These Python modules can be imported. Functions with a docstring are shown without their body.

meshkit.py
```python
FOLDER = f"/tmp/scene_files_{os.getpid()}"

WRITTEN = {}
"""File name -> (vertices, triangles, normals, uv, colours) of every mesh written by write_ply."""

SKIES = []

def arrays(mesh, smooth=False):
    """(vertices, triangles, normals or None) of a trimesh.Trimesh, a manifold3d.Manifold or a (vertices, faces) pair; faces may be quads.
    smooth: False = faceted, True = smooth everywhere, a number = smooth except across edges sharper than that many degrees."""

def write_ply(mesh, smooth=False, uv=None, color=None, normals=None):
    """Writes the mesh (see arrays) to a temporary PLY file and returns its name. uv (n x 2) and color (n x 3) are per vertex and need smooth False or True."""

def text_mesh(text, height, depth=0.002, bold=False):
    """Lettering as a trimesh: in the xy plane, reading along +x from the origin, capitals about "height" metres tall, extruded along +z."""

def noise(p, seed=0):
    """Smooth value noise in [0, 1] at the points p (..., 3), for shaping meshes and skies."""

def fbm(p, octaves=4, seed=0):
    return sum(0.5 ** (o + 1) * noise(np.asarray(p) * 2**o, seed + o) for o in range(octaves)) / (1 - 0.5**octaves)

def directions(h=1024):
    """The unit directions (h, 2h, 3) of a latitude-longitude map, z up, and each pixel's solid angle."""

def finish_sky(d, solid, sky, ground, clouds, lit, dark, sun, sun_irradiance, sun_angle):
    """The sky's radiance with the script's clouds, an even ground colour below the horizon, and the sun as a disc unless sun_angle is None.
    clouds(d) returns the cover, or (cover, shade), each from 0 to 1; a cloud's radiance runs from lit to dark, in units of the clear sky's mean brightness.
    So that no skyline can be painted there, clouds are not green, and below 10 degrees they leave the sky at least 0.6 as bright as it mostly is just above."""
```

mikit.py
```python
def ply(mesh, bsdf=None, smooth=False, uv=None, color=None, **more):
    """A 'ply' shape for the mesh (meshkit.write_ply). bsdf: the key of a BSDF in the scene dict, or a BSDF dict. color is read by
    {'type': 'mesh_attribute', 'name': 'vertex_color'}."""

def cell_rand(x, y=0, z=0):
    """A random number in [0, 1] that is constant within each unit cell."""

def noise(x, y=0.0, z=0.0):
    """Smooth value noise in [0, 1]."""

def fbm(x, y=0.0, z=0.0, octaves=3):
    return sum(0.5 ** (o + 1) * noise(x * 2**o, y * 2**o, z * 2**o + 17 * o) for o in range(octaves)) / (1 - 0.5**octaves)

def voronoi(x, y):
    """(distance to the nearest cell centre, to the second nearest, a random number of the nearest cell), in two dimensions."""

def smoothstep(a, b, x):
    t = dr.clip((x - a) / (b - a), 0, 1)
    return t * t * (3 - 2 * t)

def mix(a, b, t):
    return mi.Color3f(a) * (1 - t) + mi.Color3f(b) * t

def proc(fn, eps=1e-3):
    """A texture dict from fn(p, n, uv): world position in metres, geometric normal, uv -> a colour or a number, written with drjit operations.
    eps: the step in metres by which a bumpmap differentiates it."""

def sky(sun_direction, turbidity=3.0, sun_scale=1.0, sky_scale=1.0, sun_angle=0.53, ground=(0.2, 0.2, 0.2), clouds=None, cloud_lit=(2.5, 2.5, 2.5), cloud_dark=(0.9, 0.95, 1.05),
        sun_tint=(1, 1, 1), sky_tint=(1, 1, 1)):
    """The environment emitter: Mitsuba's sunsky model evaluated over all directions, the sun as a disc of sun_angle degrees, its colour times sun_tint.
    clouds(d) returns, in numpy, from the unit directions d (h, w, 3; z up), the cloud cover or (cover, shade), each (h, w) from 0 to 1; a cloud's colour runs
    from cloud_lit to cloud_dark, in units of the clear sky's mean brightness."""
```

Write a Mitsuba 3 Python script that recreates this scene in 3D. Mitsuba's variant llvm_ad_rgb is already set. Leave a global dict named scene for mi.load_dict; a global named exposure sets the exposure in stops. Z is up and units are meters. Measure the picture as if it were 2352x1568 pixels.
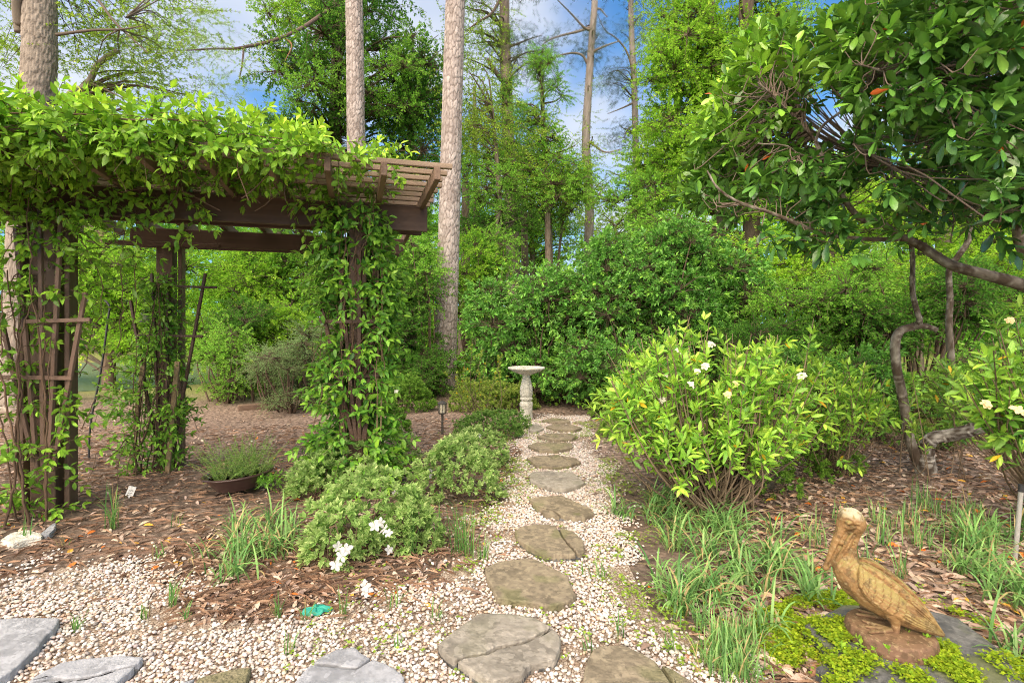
import math
import numpy as np, trimesh, manifold3d, mitsuba as mi, drjit as dr
import mikit, meshkit
from shapely.geometry import Polygon, Point, LineString
from shapely import ops as shops, contains_xy, points as sh_points, distance as sh_distance

# ------------------------------------------------------------------ camera, sky, exposure
# A photograph point (x, y) in a 2352 x 1568 frame, focal length FD, eye height EYE, horizon row HY.
FD, CX, HY, EYE = 1204.0, 1176.0, 745.0, 1.5
exposure = 2.92
SUN = (-0.26, -0.70, 0.68)
scene, labels = {}, {}
T4 = mi.ScalarTransform4f
scene['camera'] = {'type': 'perspective', 'fov': 2 * math.degrees(math.atan(CX / FD)), 'fov_axis': 'x',
                   'principal_point_offset_y': (784 - HY) / 1568.0,
                   'near_clip': 0.05, 'far_clip': 900.0,
                   'to_world': T4().look_at(origin=[0, 0, EYE], target=[0, 1, EYE], up=[0, 0, 1])}


def cloud_cover(d):
    p = d[..., :2] / (d[..., 2:] + 0.22)
    q = np.concatenate([p * 1.5, np.full(p.shape[:-1] + (1,), 3.7)], -1)
    n = meshkit.fbm(q, 5, 11)
    n2 = meshkit.fbm(q * 2.3 + 9.1, 4, 23)
    c = np.clip((n + 0.22 * (n2 - 0.5) - 0.42) / 0.22, 0, 1)
    return c * c * (3 - 2 * c) * 0.92, 0.35 * np.clip((n2 - 0.35) * 2, 0, 1)


scene['sky'] = mikit.sky(SUN, turbidity=3, sun_scale=0.85, sun_angle=80, sky_scale=0.74, clouds=cloud_cover,
                         cloud_lit=(1.9, 2.0, 2.2), cloud_dark=(1.3, 1.45, 1.75), sun_tint=(1.0, 0.97, 0.95),
                         sky_tint=(0.60, 0.95, 1.22), ground=(0.16, 0.17, 0.08))

# ------------------------------------------------------------------ small vector helpers
RNG = np.random.default_rng


def A(*v):
    return np.array(v, float)


def unit(v):
    v = np.asarray(v, float)
    return v / np.maximum(np.linalg.norm(v, axis=-1, keepdims=True), 1e-12)


def P(x, y, Y):
    return A((x - CX) * Y / FD, Y, EYE - (y - HY) * Y / FD)


def G(x, y, z=0.0):
    Y = (EYE - z) * FD / (y - HY)
    return A((x - CX) * Y / FD, Y, z)


def proj(p):
    p = np.asarray(p, float)
    Y = np.maximum(p[..., 1], 1e-3)
    return CX + p[..., 0] * FD / Y, HY + (EYE - p[..., 2]) * FD / Y


def numbered(name):
    k, i = name, 0
    while k in labels or any(s == k or s.startswith(k + '__') for s in (USED if name in USED else ())):
        i += 1
        k = f'{name}_{i:03d}'
    USED.add(name)
    return k


USED, COUNT = set(), {}


def thing(name, label=None, category=None, group=None, kind=None):
    n = COUNT.get(name, 0)
    COUNT[name] = n + 1
    key = name if n == 0 else f'{name}_{n:03d}'
    d = {}
    if label: d['label'] = label
    if category: d['category'] = category
    if group: d['group'] = group
    if kind: d['kind'] = kind
    labels[key] = d
    return key


def pkey(parent, name):
    k = parent + '__' + name
    n = COUNT.get(k, 0)
    COUNT[k] = n + 1
    return k if n == 0 else f'{k}_{n:03d}'


def put(key, mesh, mat, smooth=False, color=None, **more):
    if color is not None:
        nv = len(mesh[0]) if isinstance(mesh, tuple) else len(mesh.vertices)
        color = np.asarray(color, float)
        if color.ndim == 1:
            color = np.tile(color, (nv, 1))
    scene[key] = mikit.ply(mesh, mat, smooth=smooth, color=color, **more)
    return key


def part(parent, name, mesh, mat, smooth=False, color=None, label=None, kind=None, **more):
    k = pkey(parent, name)
    put(k, mesh, mat, smooth, color, **more)
    if label or kind:
        labels[k] = {}
        if label: labels[k]['label'] = label
        if kind: labels[k]['kind'] = kind
    return k


class MB:
    """Collects vertices, triangles and vertex colours."""

    def __init__(self):
        self.v, self.f, self.c, self.n = [], [], [], 0

    def add(self, v, f, c=None):
        v = np.asarray(v, float)
        self.v.append(v)
        self.f.append(np.asarray(f, int) + self.n)
        if c is not None:
            c = np.asarray(c, float)
            self.c.append(np.tile(c, (len(v), 1)) if c.ndim == 1 else c)
        self.n += len(v)
        return self

    def mesh(self):
        return np.vstack(self.v), np.vstack(self.f)

    def col(self):
        return np.vstack(self.c)


def spline(pts, n):
    """Catmull-Rom through rows of pts (any columns)."""
    p = np.asarray(pts, float)
    if len(p) < 3:
        t = np.linspace(0, 1, n)[:, None]
        return p[0] * (1 - t) + p[-1] * t
    p = np.vstack([2 * p[0] - p[1], p, 2 * p[-1] - p[-2]])
    u = np.linspace(0, len(p) - 3 - 1e-9, n)
    i = u.astype(int)
    t = (u - i)[:, None]
    a, b, c, d = p[i], p[i + 1], p[i + 2], p[i + 3]
    return 0.5 * (2 * b + (c - a) * t + (2 * a - 5 * b + 4 * c - d) * t ** 2 + (3 * b - a - 3 * c + d) * t ** 3)


def tube(pts, radii, sides=8, cap=True):
    p = np.asarray(pts, float)
    r = np.broadcast_to(np.asarray(radii, float), (len(p),)).copy()
    t = unit(np.gradient(p, axis=0))
    ref = A(0.31, 0.93, 0.2) if abs(t[0] @ A(0.31, 0.93, 0.2)) < 0.9 else A(0.9, -0.3, 0.3)
    a = ref - (ref @ t[0]) * t[0]
    fr = []
    for k in range(len(p)):
        a = a - (a @ t[k]) * t[k]
        a = a / max(np.linalg.norm(a), 1e-9)
        fr.append(a)
    a = np.array(fr)
    b = np.cross(t, a)
    th = np.arange(sides) * 2 * np.pi / sides
    v = p[:, None] + r[:, None, None] * (np.cos(th)[None, :, None] * a[:, None] + np.sin(th)[None, :, None] * b[:, None])
    n = len(p)
    i, j = np.meshgrid(np.arange(n - 1), np.arange(sides), indexing='ij')
    q = np.stack([i * sides + j, i * sides + (j + 1) % sides, (i + 1) * sides + (j + 1) % sides, (i + 1) * sides + j], -1).reshape(-1, 4)
    f = np.vstack([q[:, [0, 1, 2]], q[:, [0, 2, 3]]])
    v = v.reshape(-1, 3)
    if cap:
        m = len(v)
        v = np.vstack([v, p[0], p[-1]])
        k = np.arange(sides)
        f = np.vstack([f, np.stack([(k + 1) % sides, k, k * 0 + m], 1),
                       np.stack([(n - 1) * sides + k, (n - 1) * sides + (k + 1) % sides, k * 0 + m + 1], 1)])
    return v, f


def bevel_box(lx, ly, lz, b):
    """A box centred at the origin with chamfered edges (44 triangles)."""
    b = min(b, lx * .3, ly * .3, lz * .3)
    s = np.array([[x, y, z] for x in (-1, 1) for y in (-1, 1) for z in (-1, 1)], float) * A(lx, ly, lz) / 2
    sg = np.sign(s)
    v = np.vstack([s - sg * A(0, b, b), s - sg * A(b, 0, b), s - sg * A(b, b, 0)])
    h = trimesh.convex.convex_hull(v)
    return np.array(h.vertices), np.array(h.faces)


def bar(p0, p1, w, h, up=(0, 0, 1), b=0.004):
    """Board from p0 to p1: w across, h along 'up'."""
    p0, p1 = np.asarray(p0, float), np.asarray(p1, float)
    x = p1 - p0
    L = np.linalg.norm(x)
    x = x / L
    z = np.asarray(up, float)
    z = unit(z - (z @ x) * x)
    y = np.cross(z, x)
    v, f = bevel_box(L, w, h, b)
    return v @ np.stack([x, y, z]) + (p0 + p1) / 2, f


def lathe(profile, sides=32, centre=(0, 0, 0)):
    pr = np.asarray(profile, float)
    th = np.arange(sides) * 2 * np.pi / sides
    v = np.stack([pr[:, None, 0] * np.cos(th), pr[:, None, 0] * np.sin(th), np.broadcast_to(pr[:, None, 1], (len(pr), sides))], -1).reshape(-1, 3)
    n = len(pr)
    i, j = np.meshgrid(np.arange(n - 1), np.arange(sides), indexing='ij')
    q = np.stack([i * sides + j, i * sides + (j + 1) % sides, (i + 1) * sides + (j + 1) % sides, (i + 1) * sides + j], -1).reshape(-1, 4)
    return v + np.asarray(centre, float), np.vstack([q[:, [0, 1, 2]], q[:, [0, 2, 3]]])


# ------------------------------------------------------------------ leaves
def leaf_proto(rows, fold=0.18, curl=0.18, wave=0.0):
    """rows: (s, half width). Unit leaf along +x, normal +z; columns left, middle, right."""
    v, f, mid = [(0, 0, 0)], [], [1]
    for k, (s, w) in enumerate(rows):
        z0 = -curl * s * s
        for y in (-w, 0.0, w):
            v.append((s, y, z0 + fold * abs(y) + (wave * math.sin(k * 2.4 + (1 if y > 0 else 0)) * abs(y))))
            mid.append(1 if y == 0 else 0)
    v.append((1.0, 0, -curl))
    mid.append(0)
    f += [(0, 2, 1), (0, 3, 2)]
    for k in range(len(rows) - 1):
        a, b = 1 + 3 * k, 4 + 3 * k
        f += [(a, a + 1, b + 1), (a, b + 1, b), (a + 1, a + 2, b + 2), (a + 1, b + 2, b + 1)]
    a, t = 1 + 3 * (len(rows) - 1), len(v) - 1
    f += [(a, a + 1, t), (a + 1, a + 2, t)]
    return np.array(v, float), np.array(f), np.array(mid, float)


LEAF_OVAL = leaf_proto([(.18, .15), (.45, .23), (.78, .13)], .22, .22)
LEAF_LONG = leaf_proto([(.15, .07), (.5, .165), (.82, .10)], .25, .25)
LEAF_OBOV = leaf_proto([(.2, .08), (.6, .19), (.86, .13)], .20, .20)
LEAF_FOUR = (np.array([(0, 0, 0), (.5, -.26, .05), (.5, 0, -.03), (.5, .26, .05), (1, 0, -.12)], float),
             np.array([(0, 2, 1), (0, 3, 2), (1, 2, 4), (2, 3, 4)]), np.array([0, 0, 1, 0, 0.]))
LEAF_TWO = (np.array([(0, 0, 0), (.5, -.25, .06), (.55, .25, .06), (1, 0, -.06)], float), np.array([(0, 3, 1), (0, 2, 3)]), np.zeros(4))


def frames(x, n):
    x = unit(x)
    z = unit(n - (n * x).sum(-1, keepdims=True) * x)
    y = np.cross(z, x)
    return np.stack([x, y, z], -2)


def scatter(proto, pos, xd, nd, size, col, mid_gain=0.18, width=None):
    v, f, mid = proto
    N = len(pos)
    R = frames(xd, nd)
    vv = np.broadcast_to(v, (N,) + v.shape) * np.asarray(size)[:, None, None]
    if width is not None:
        vv = vv * np.stack([np.ones(N), width, np.ones(N)], -1)[:, None, :]
    V = np.einsum('nki,nij->nkj', vv, R) + pos[:, None]
    F = f[None] + (np.arange(N) * len(v))[:, None, None]
    C = col[:, None, :] * (1 + mid_gain * mid[None, :, None])
    return V.reshape(-1, 3), F.reshape(-1, 3), np.clip(C, 0, 0.95).reshape(-1, 3)


def shoots(rng, p0, d, L, K, leaf, pair=2, spread=62, droop=0.25, s0=0.2, s1=1.0, up_bias=0.8, jit=0.35, terminal=True, taper=0.25, flat=0.0):
    """Leafy shoots from p0 along d. Returns pos, xdir, normal, size, age (0 base .. 1 tip), and the shoots' mid-lines (N, 5, 3)."""
    N = len(p0)
    d = unit(d)
    L = np.broadcast_to(L, (N,))
    s = np.linspace(s0, s1, K)[None, :] * np.ones((N, 1)) + rng.normal(0, .25 / K, (N, K))
    s = np.clip(s, 0.03, 1.02)
    down = A(0, 0, -1)

    def at(s):
        return p0[:, None] + d[:, None] * (L[:, None] * s)[..., None] + down * (droop * L[:, None] * s ** 2)[..., None]

    Pn = at(s)
    tan = unit(d[:, None] + down * (2 * droop * s)[..., None])
    ref = rng.normal(size=(N, 1, 3))
    a = unit(np.cross(tan, ref))
    b = np.cross(tan, a)
    az0 = rng.uniform(0, 2 * np.pi, (N, 1)) + np.arange(K)[None] * (np.pi / 2 if pair == 2 else 2.4) + rng.normal(0, .25, (N, K))
    pos, xd, age = [], [], []
    for j in range(pair):
        az = az0 + 2 * np.pi * j / pair
        sp = np.radians(spread) * (1 - 0.35 * s) + rng.normal(0, .15, (N, K))
        x = np.cos(sp)[..., None] * tan + np.sin(sp)[..., None] * (np.cos(az)[..., None] * a + np.sin(az)[..., None] * b)
        if flat:
            x = x * A(1, 1, 1 - flat)
        pos.append(Pn.reshape(-1, 3))
        xd.append(x.reshape(-1, 3))
        age.append(s.ravel())
    if terminal:
        e = np.ones((N, 1))
        pos.append(at(e).reshape(-1, 3))
        xd.append((d + down * droop) + rng.normal(0, .15, (N, 3)))
        age.append(np.ones(N))
    pos, xd, age = np.vstack(pos), unit(np.vstack(xd)), np.concatenate(age)
    M = len(pos)
    nd = A(0, 0, 1) * up_bias + rng.normal(0, jit, (M, 3))
    size = leaf * rng.uniform(.65, 1.12, M) * (1 - taper * np.clip(age, 0, 1) ** 2)
    mid = at(np.linspace(0, 1, 5)[None] * np.ones((N, 1)))
    return pos, xd, nd, size, age, mid


def stems(mid, r, col):
    """Three-sided tapering stems along mid (N, k, 3)."""
    N, k = mid.shape[:2]
    t = unit(np.gradient(mid, axis=1))
    a = unit(np.cross(t, A(0.37, 0.61, 0.71)))
    b = np.cross(t, a)
    r = np.broadcast_to(np.asarray(r, float), (N,))[:, None] * np.linspace(1, .45, k)[None]
    v = np.stack([mid + r[..., None] * (math.cos(q) * a + math.sin(q) * b) for q in (0, 2.094, 4.189)], 2)
    base = (np.arange(N) * k * 3)[:, None, None] + (np.arange(k - 1) * 3)[None, :, None]
    j = np.arange(3)[None, None]
    q = np.stack([base + j, base + (j + 1) % 3, base + 3 + (j + 1) % 3, base + 3 + j], -1).reshape(-1, 4)
    v = v.reshape(-1, 3)
    return v, np.vstack([q[:, [0, 1, 2]], q[:, [0, 2, 3]]]), np.tile(np.asarray(col, float), (len(v), 1))


def palette(rng, n, cols, age=None, tip=None, var=0.16):
    """Leaf colours: a random pick between the rows of cols, and a pull to the colour tip with age."""
    cols = np.asarray(cols, float)
    k = rng.uniform(0, len(cols) - 1, n)
    i = np.minimum(k.astype(int), len(cols) - 2) if len(cols) > 1 else np.zeros(n, int)
    c = cols[i] * (1 - (k - i))[:, None] + cols[np.minimum(i + 1, len(cols) - 1)] * (k - i)[:, None]
    if tip is not None:
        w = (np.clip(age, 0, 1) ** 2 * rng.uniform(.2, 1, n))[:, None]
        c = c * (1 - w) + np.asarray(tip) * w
    return c * np.exp(rng.normal(0, var, n))[:, None]


LEAFGROUPS = {}


def leaf_group(name, proto, col, mat):
    """A shapegroup that holds one leaf, drawn once per leaf part."""
    if name not in LEAFGROUPS:
        v, f, mid = proto
        c = np.clip(np.asarray(col)[None] * (1 + 0.22 * mid[:, None]), 0, .95)
        scene[name] = {'type': 'shapegroup', 'leaf': mikit.ply((v, f), mat, smooth=True, color=c)}
        LEAFGROUPS[name] = 1
    return name


def leaf_parts(parent, species, proto, pos, xd, nd, size, col, mat, most=300, shades=6, name='leaf', stuff='foliage', width=None, smooth=True):
    """The leaves that show largest become parts (up to 'most'); the rest one part."""
    px, py = proj(pos + xd * size[:, None] * .5)
    seen = (px > 8) & (px < 2344) & (py > 8) & (py < 1560) & (pos[:, 1] > .3)
    big = size / np.maximum(pos[:, 1], .3) * np.where(seen, 1, 0)
    order = np.argsort(-big)
    pick = order[:most]
    pick = pick[big[pick] * FD > 16]
    chosen = np.zeros(len(pos), bool)
    chosen[pick] = True
    if len(pick):
        lum = col[pick] @ A(.3, .6, .1)
        rank = np.argsort(np.argsort(lum)) * shades // len(pick)
        R = frames(xd[pick], nd[pick])
        for s in range(shades):
            m = rank == s
            if not m.any():
                continue
            g = leaf_group(f'{species}_leaf_shape_{s}', proto, col[pick][m].mean(0), mat)
            for k in np.nonzero(m)[0]:
                M = np.eye(4)
                M[:3, :3] = R[k].T * size[pick[k]]
                M[:3, 3] = pos[pick[k]]
                scene[pkey(parent, name)] = {'type': 'instance', 'to_world': T4(M.tolist()), 'group': {'type': 'ref', 'id': g}}
    rest = ~chosen
    if rest.any():
        v, f, c = scatter(proto, pos[rest], xd[rest], nd[rest], size[rest], col[rest], width=None if width is None else width[rest])
        part(parent, stuff, (v, f), mat, smooth=smooth, color=c, kind='stuff')


# ------------------------------------------------------------------ materials
VC = {'type': 'mesh_attribute', 'name': 'vertex_color'}


def rgb(*c):
    return {'type': 'rgb', 'value': list(c)}


def thin(trans):
    return {'type': 'principledthin', 'base_color': VC, 'roughness': 0.6, 'diff_trans': trans, 'spec_trans': 0.0}


def gloss(trans, w, rough, spec=0.5):
    return {'type': 'blendbsdf', 'weight': w, 'a': thin(trans),
            'b': {'type': 'twosided', 'b': {'type': 'principled', 'base_color': VC, 'roughness': rough, 'specular': spec}}}


scene['mat_leaf'] = thin(1.0)
scene['mat_leaf_gloss'] = gloss(0.9, 0.45, 0.32, 0.55)
scene['mat_leaf_waxy'] = gloss(0.7, 0.65, 0.22, 0.9)
scene['mat_petal'] = thin(0.6)
scene['mat_rough'] = {'type': 'twosided', 'b': {'type': 'principled', 'base_color': VC, 'roughness': 0.8, 'specular': 0.25}}
scene['mat_pebble'] = {'type': 'principled', 'base_color': VC, 'roughness': 0.55, 'specular': 0.35}


def wood_fn(axis, dark, light, scale=1.0):
    def fn(p, n, uv):
        q = [p.x, p.y, p.z]
        st = [26.0, 26.0, 26.0]
        if axis == 'z':
            st[2] = 1.6
        else:
            # along the pergola's own direction
            a = p.x * E1[0] + p.y * E1[1]
            b = -p.x * E1[1] + p.y * E1[0]
            q = [a, b, p.z] if axis == 'e1' else [b, a, p.z]
            st[0] = 1.6
        g = mikit.fbm(q[0] * st[0] * scale, q[1] * st[1] * scale, q[2] * st[2] * scale, 3)
        w = mikit.fbm(p.x * 2.3, p.y * 2.3, p.z * 2.3 + 5, 2)
        t = dr.clip(0.65 * g + 0.7 * w - 0.18, 0, 1)
        return mikit.mix(dark, light, t)
    return fn


E1 = (math.sin(math.radians(73.3)), math.cos(math.radians(73.3)))
E2 = (-E1[1], E1[0])


def wood(axis, dark, light, rough=.6):
    return {'type': 'bumpmap', 'arbitrary': mikit.proc(grain_fn(axis), 2e-3), 'scale': 0.0018,
            'b': {'type': 'principled', 'base_color': mikit.proc(wood_fn(axis, dark, light)), 'roughness': rough, 'specular': .3}}


def grain_fn(axis):
    def fn(p, n, uv):
        a = p.x * E1[0] + p.y * E1[1]
        b = -p.x * E1[1] + p.y * E1[0]
        c = p.z
        k = {'z': (60., 60., 3.), 'e1': (3., 60., 60.), 'e2': (60., 3., 60.)}[axis]
        return mikit.fbm(a * k[0], b * k[1], c * k[2], 2)
    return fn


scene['mat_wood_beam'] = wood('e1', (.050, .030, .022), (.135, .082, .060), .5)
scene['mat_wood_post'] = wood('z', (.075, .047, .035), (.23, .15, .11), .5)
scene['mat_wood_rafter'] = wood('e2', (.085, .055, .040), (.24, .165, .12), .7)
scene['mat_wood_slat'] = wood('e1', (.13, .09, .065), (.34, .26, .19), .75)
scene['mat_wood_stake'] = wood('z', (.16, .11, .06), (.36, .27, .16), .75)


def soil_fn(p, n, uv):
    f = mikit.fbm(p.x * 9, p.y * 9, 1.3, 4)
    big = mikit.fbm(p.x * .55, p.y * .55, 4.0, 3)
    d1, d2, r = mikit.voronoi(p.x * 17 + f * 1.5, p.y * 17 + f * 1.5)
    d3, d4, r2 = mikit.voronoi(p.x * 29 + 7.7, p.y * 23 + f)
    soil = mikit.mix((.080, .062, .050), (.20, .158, .13), f)
    leafc = mikit.mix((.25, .175, .14), (.45, .35, .285), r)
    leafc = mikit.mix(leafc, mi.Color3f(.30, .22, .17), dr.select(r2 > .6, .6, 0.))
    far = mikit.smoothstep(5.0, 8.0, p.y)
    t = mikit.smoothstep(.56, .40, d1) * mikit.smoothstep(.30, .62, big + .35 * far + .15 * (r2 - .5))
    c = mikit.mix(soil, leafc, t * .85)
    lawn = mikit.mix((.14, .20, .045), (.32, .34, .12), mikit.fbm(p.x * 3, p.y * 3, 2.2, 3))
    l = mikit.smoothstep(10.5, 12.5, p.y + 2.0 * (big - .5)) * .75
    right = mikit.smoothstep(3.0, 4.2, p.x) * mikit.smoothstep(7.0, 7.9, p.y + (big - .5))
    return mikit.mix(c, lawn, dr.clip(l + right, 0, 1))


def soil_bump(p, n, uv):
    d1, d2, r = mikit.voronoi(p.x * 21, p.y * 21)
    return mikit.fbm(p.x * 24, p.y * 24, 0.7, 3) + .5 * d1


scene['mat_soil'] = {'type': 'bumpmap', 'arbitrary': mikit.proc(soil_bump, 3e-3), 'scale': .018,
                     'b': {'type': 'diffuse', 'reflectance': mikit.proc(soil_fn)}}


def gravel_fn(p, n, uv):
    d1, d2, r = mikit.voronoi(p.x * 62, p.y * 62)
    c = mikit.mix((.30, .22, .16), (.55, .49, .42), r)
    return mikit.mix((.13, .095, .07), c, mikit.smoothstep(.0, .32, d2 - d1))


scene['mat_gravel_bed'] = {'type': 'diffuse', 'reflectance': mikit.proc(gravel_fn)}


def stone_fn(lo, hi, moss):
    def fn(p, n, uv):
        a = mikit.fbm(p.x * 5, p.y * 5, p.z * 5, 4)
        b = mikit.fbm(p.x * 42, p.y * 42, p.z * 42, 3)
        c = mikit.mix(lo, hi, dr.clip(.65 * a + 1.1 * b - .38, 0, 1))
        s = mikit.smoothstep(.52, .68, mikit.fbm(p.x * 9 + 3, p.y * 9, 2.0, 4))
        c = mikit.mix(c, mi.Color3f(lo) * .6, s * .42)
        w = mikit.smoothstep(.58, .66, mikit.fbm(p.x * 30, p.y * 30, 5.0, 3))
        c = mikit.mix(c, mi.Color3f(hi) * 1.25, w * .35)
        m = mikit.smoothstep(.55, .72, mikit.fbm(p.x * 6 + 8, p.y * 6, 7.0, 3)) * moss
        return mikit.mix(c, (.13, .15, .05), m)
    return fn


def stone_bump(p, n, uv):
    return mikit.fbm(p.x * 14, p.y * 26, p.z * 14, 4) + .35 * mikit.noise(p.x * 120, p.y * 120, p.z * 120)


def stone(lo, hi, moss, rough=.75, relief=.018):
    return {'type': 'bumpmap', 'arbitrary': mikit.proc(stone_bump, 2e-3), 'scale': relief,
            'b': {'type': 'principled', 'base_color': mikit.proc(stone_fn(lo, hi, moss)), 'roughness': rough, 'specular': .3}}


scene['mat_stone_brown'] = stone((.13, .11, .08), (.31, .265, .19), .4)
scene['mat_stone_taupe'] = stone((.19, .175, .15), (.36, .335, .29), .15, relief=.012)
scene['mat_stone_grey'] = stone((.25, .265, .295), (.40, .42, .46), .0, relief=.007)
scene['mat_rock_dark'] = stone((.05, .055, .06), (.17, .17, .165), .6)
scene['mat_concrete'] = stone((.42, .42, .36), (.66, .65, .58), .25)


HEADZ = .70


def statue_fn(p, n, uv):
    a = mikit.fbm(p.x * 16, p.y * 16, p.z * 16, 4)
    b = mikit.fbm(p.x * 70, p.y * 70, p.z * 50, 3)
    c = mikit.mix((.135, .075, .033), (.34, .20, .085), dr.clip(.8 * a + .5 * b - .1, 0, 1))
    up = mikit.smoothstep(.05, .75, n.z) * mikit.smoothstep(.35, .6, a + .15)
    c = mikit.mix(c, (.25, .22, .075), up * .75)
    top = mikit.smoothstep(HEADZ - .045, HEADZ + .012, p.z + .07 * (a - .5))
    c = mikit.mix(c, (.44, .41, .31), top * mikit.smoothstep(.3, .55, b + .1))
    low = mikit.smoothstep(.20, .13, p.z)
    c = mikit.mix(c, mikit.mix((.085, .05, .032), (.24, .14, .09), a), low)
    d = mikit.smoothstep(.50, .64, mikit.fbm(p.x * 34 + 4, p.y * 34, p.z * 26, 4))
    c = mikit.mix(c, (.075, .05, .025), d * .55)
    w = mikit.smoothstep(.55, .75, mikit.fbm(p.x * 90 + 9, p.y * 90, p.z * 90, 3))
    return mikit.mix(c, (.42, .33, .18), w * .35)


def statue_bump(p, n, uv):
    return mikit.fbm(p.x * 60, p.y * 60, p.z * 60, 4)


scene['mat_terracotta'] = {'type': 'bumpmap', 'arbitrary': mikit.proc(statue_bump, 1e-3), 'scale': .006,
                           'b': {'type': 'principled', 'base_color': mikit.proc(statue_fn), 'roughness': .7, 'specular': .3}}
scene['mat_black_metal'] = {'type': 'principled', 'base_color': rgb(.035, .036, .04), 'roughness': .45, 'specular': .5}
scene['mat_bronze'] = {'type': 'principled', 'base_color': rgb(.075, .068, .06), 'roughness': .4, 'specular': .5}
scene['mat_frosted'] = {'type': 'twosided', 'b': {'type': 'principled', 'base_color': rgb(.62, .57, .44), 'roughness': .35, 'specular': .5}}
scene['mat_glaze'] = {'type': 'principled', 'base_color': rgb(.055, .030, .026), 'roughness': .2, 'specular': .6, 'clearcoat': .4}
scene['mat_dull_plastic'] = {'type': 'principled', 'base_color': rgb(.36, .35, .33), 'roughness': .5}
scene['mat_white_plastic'] = {'type': 'twosided', 'b': {'type': 'principled', 'base_color': rgb(.72, .72, .70), 'roughness': .4}}
scene['mat_teal_plastic'] = {'type': 'twosided', 'b': {'type': 'principled', 'base_color': rgb(.02, .30, .23), 'roughness': .6}}
scene['mat_water'] = {'type': 'principled', 'base_color': rgb(.12, .15, .085), 'roughness': .3, 'specular': .08}
# ------------------------------------------------------------------ ground, path, pond
def c1(x, y): return (.36 * x, 1003.8 + .36 * y)
def c2(x, y): return (752.6 + .36 * x, 1003.8 + .36 * y)
def c3(x, y): return (1552.3 + .36 * x, 1003.8 + .36 * y)
def c4(x, y): return (.36 * x, 470.4 + .36 * y)
def c5(x, y): return (752.6 + .36 * x, 470.4 + .36 * y)


POND = A(-18.5, 19.0, 10.5, 8.0)


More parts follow.
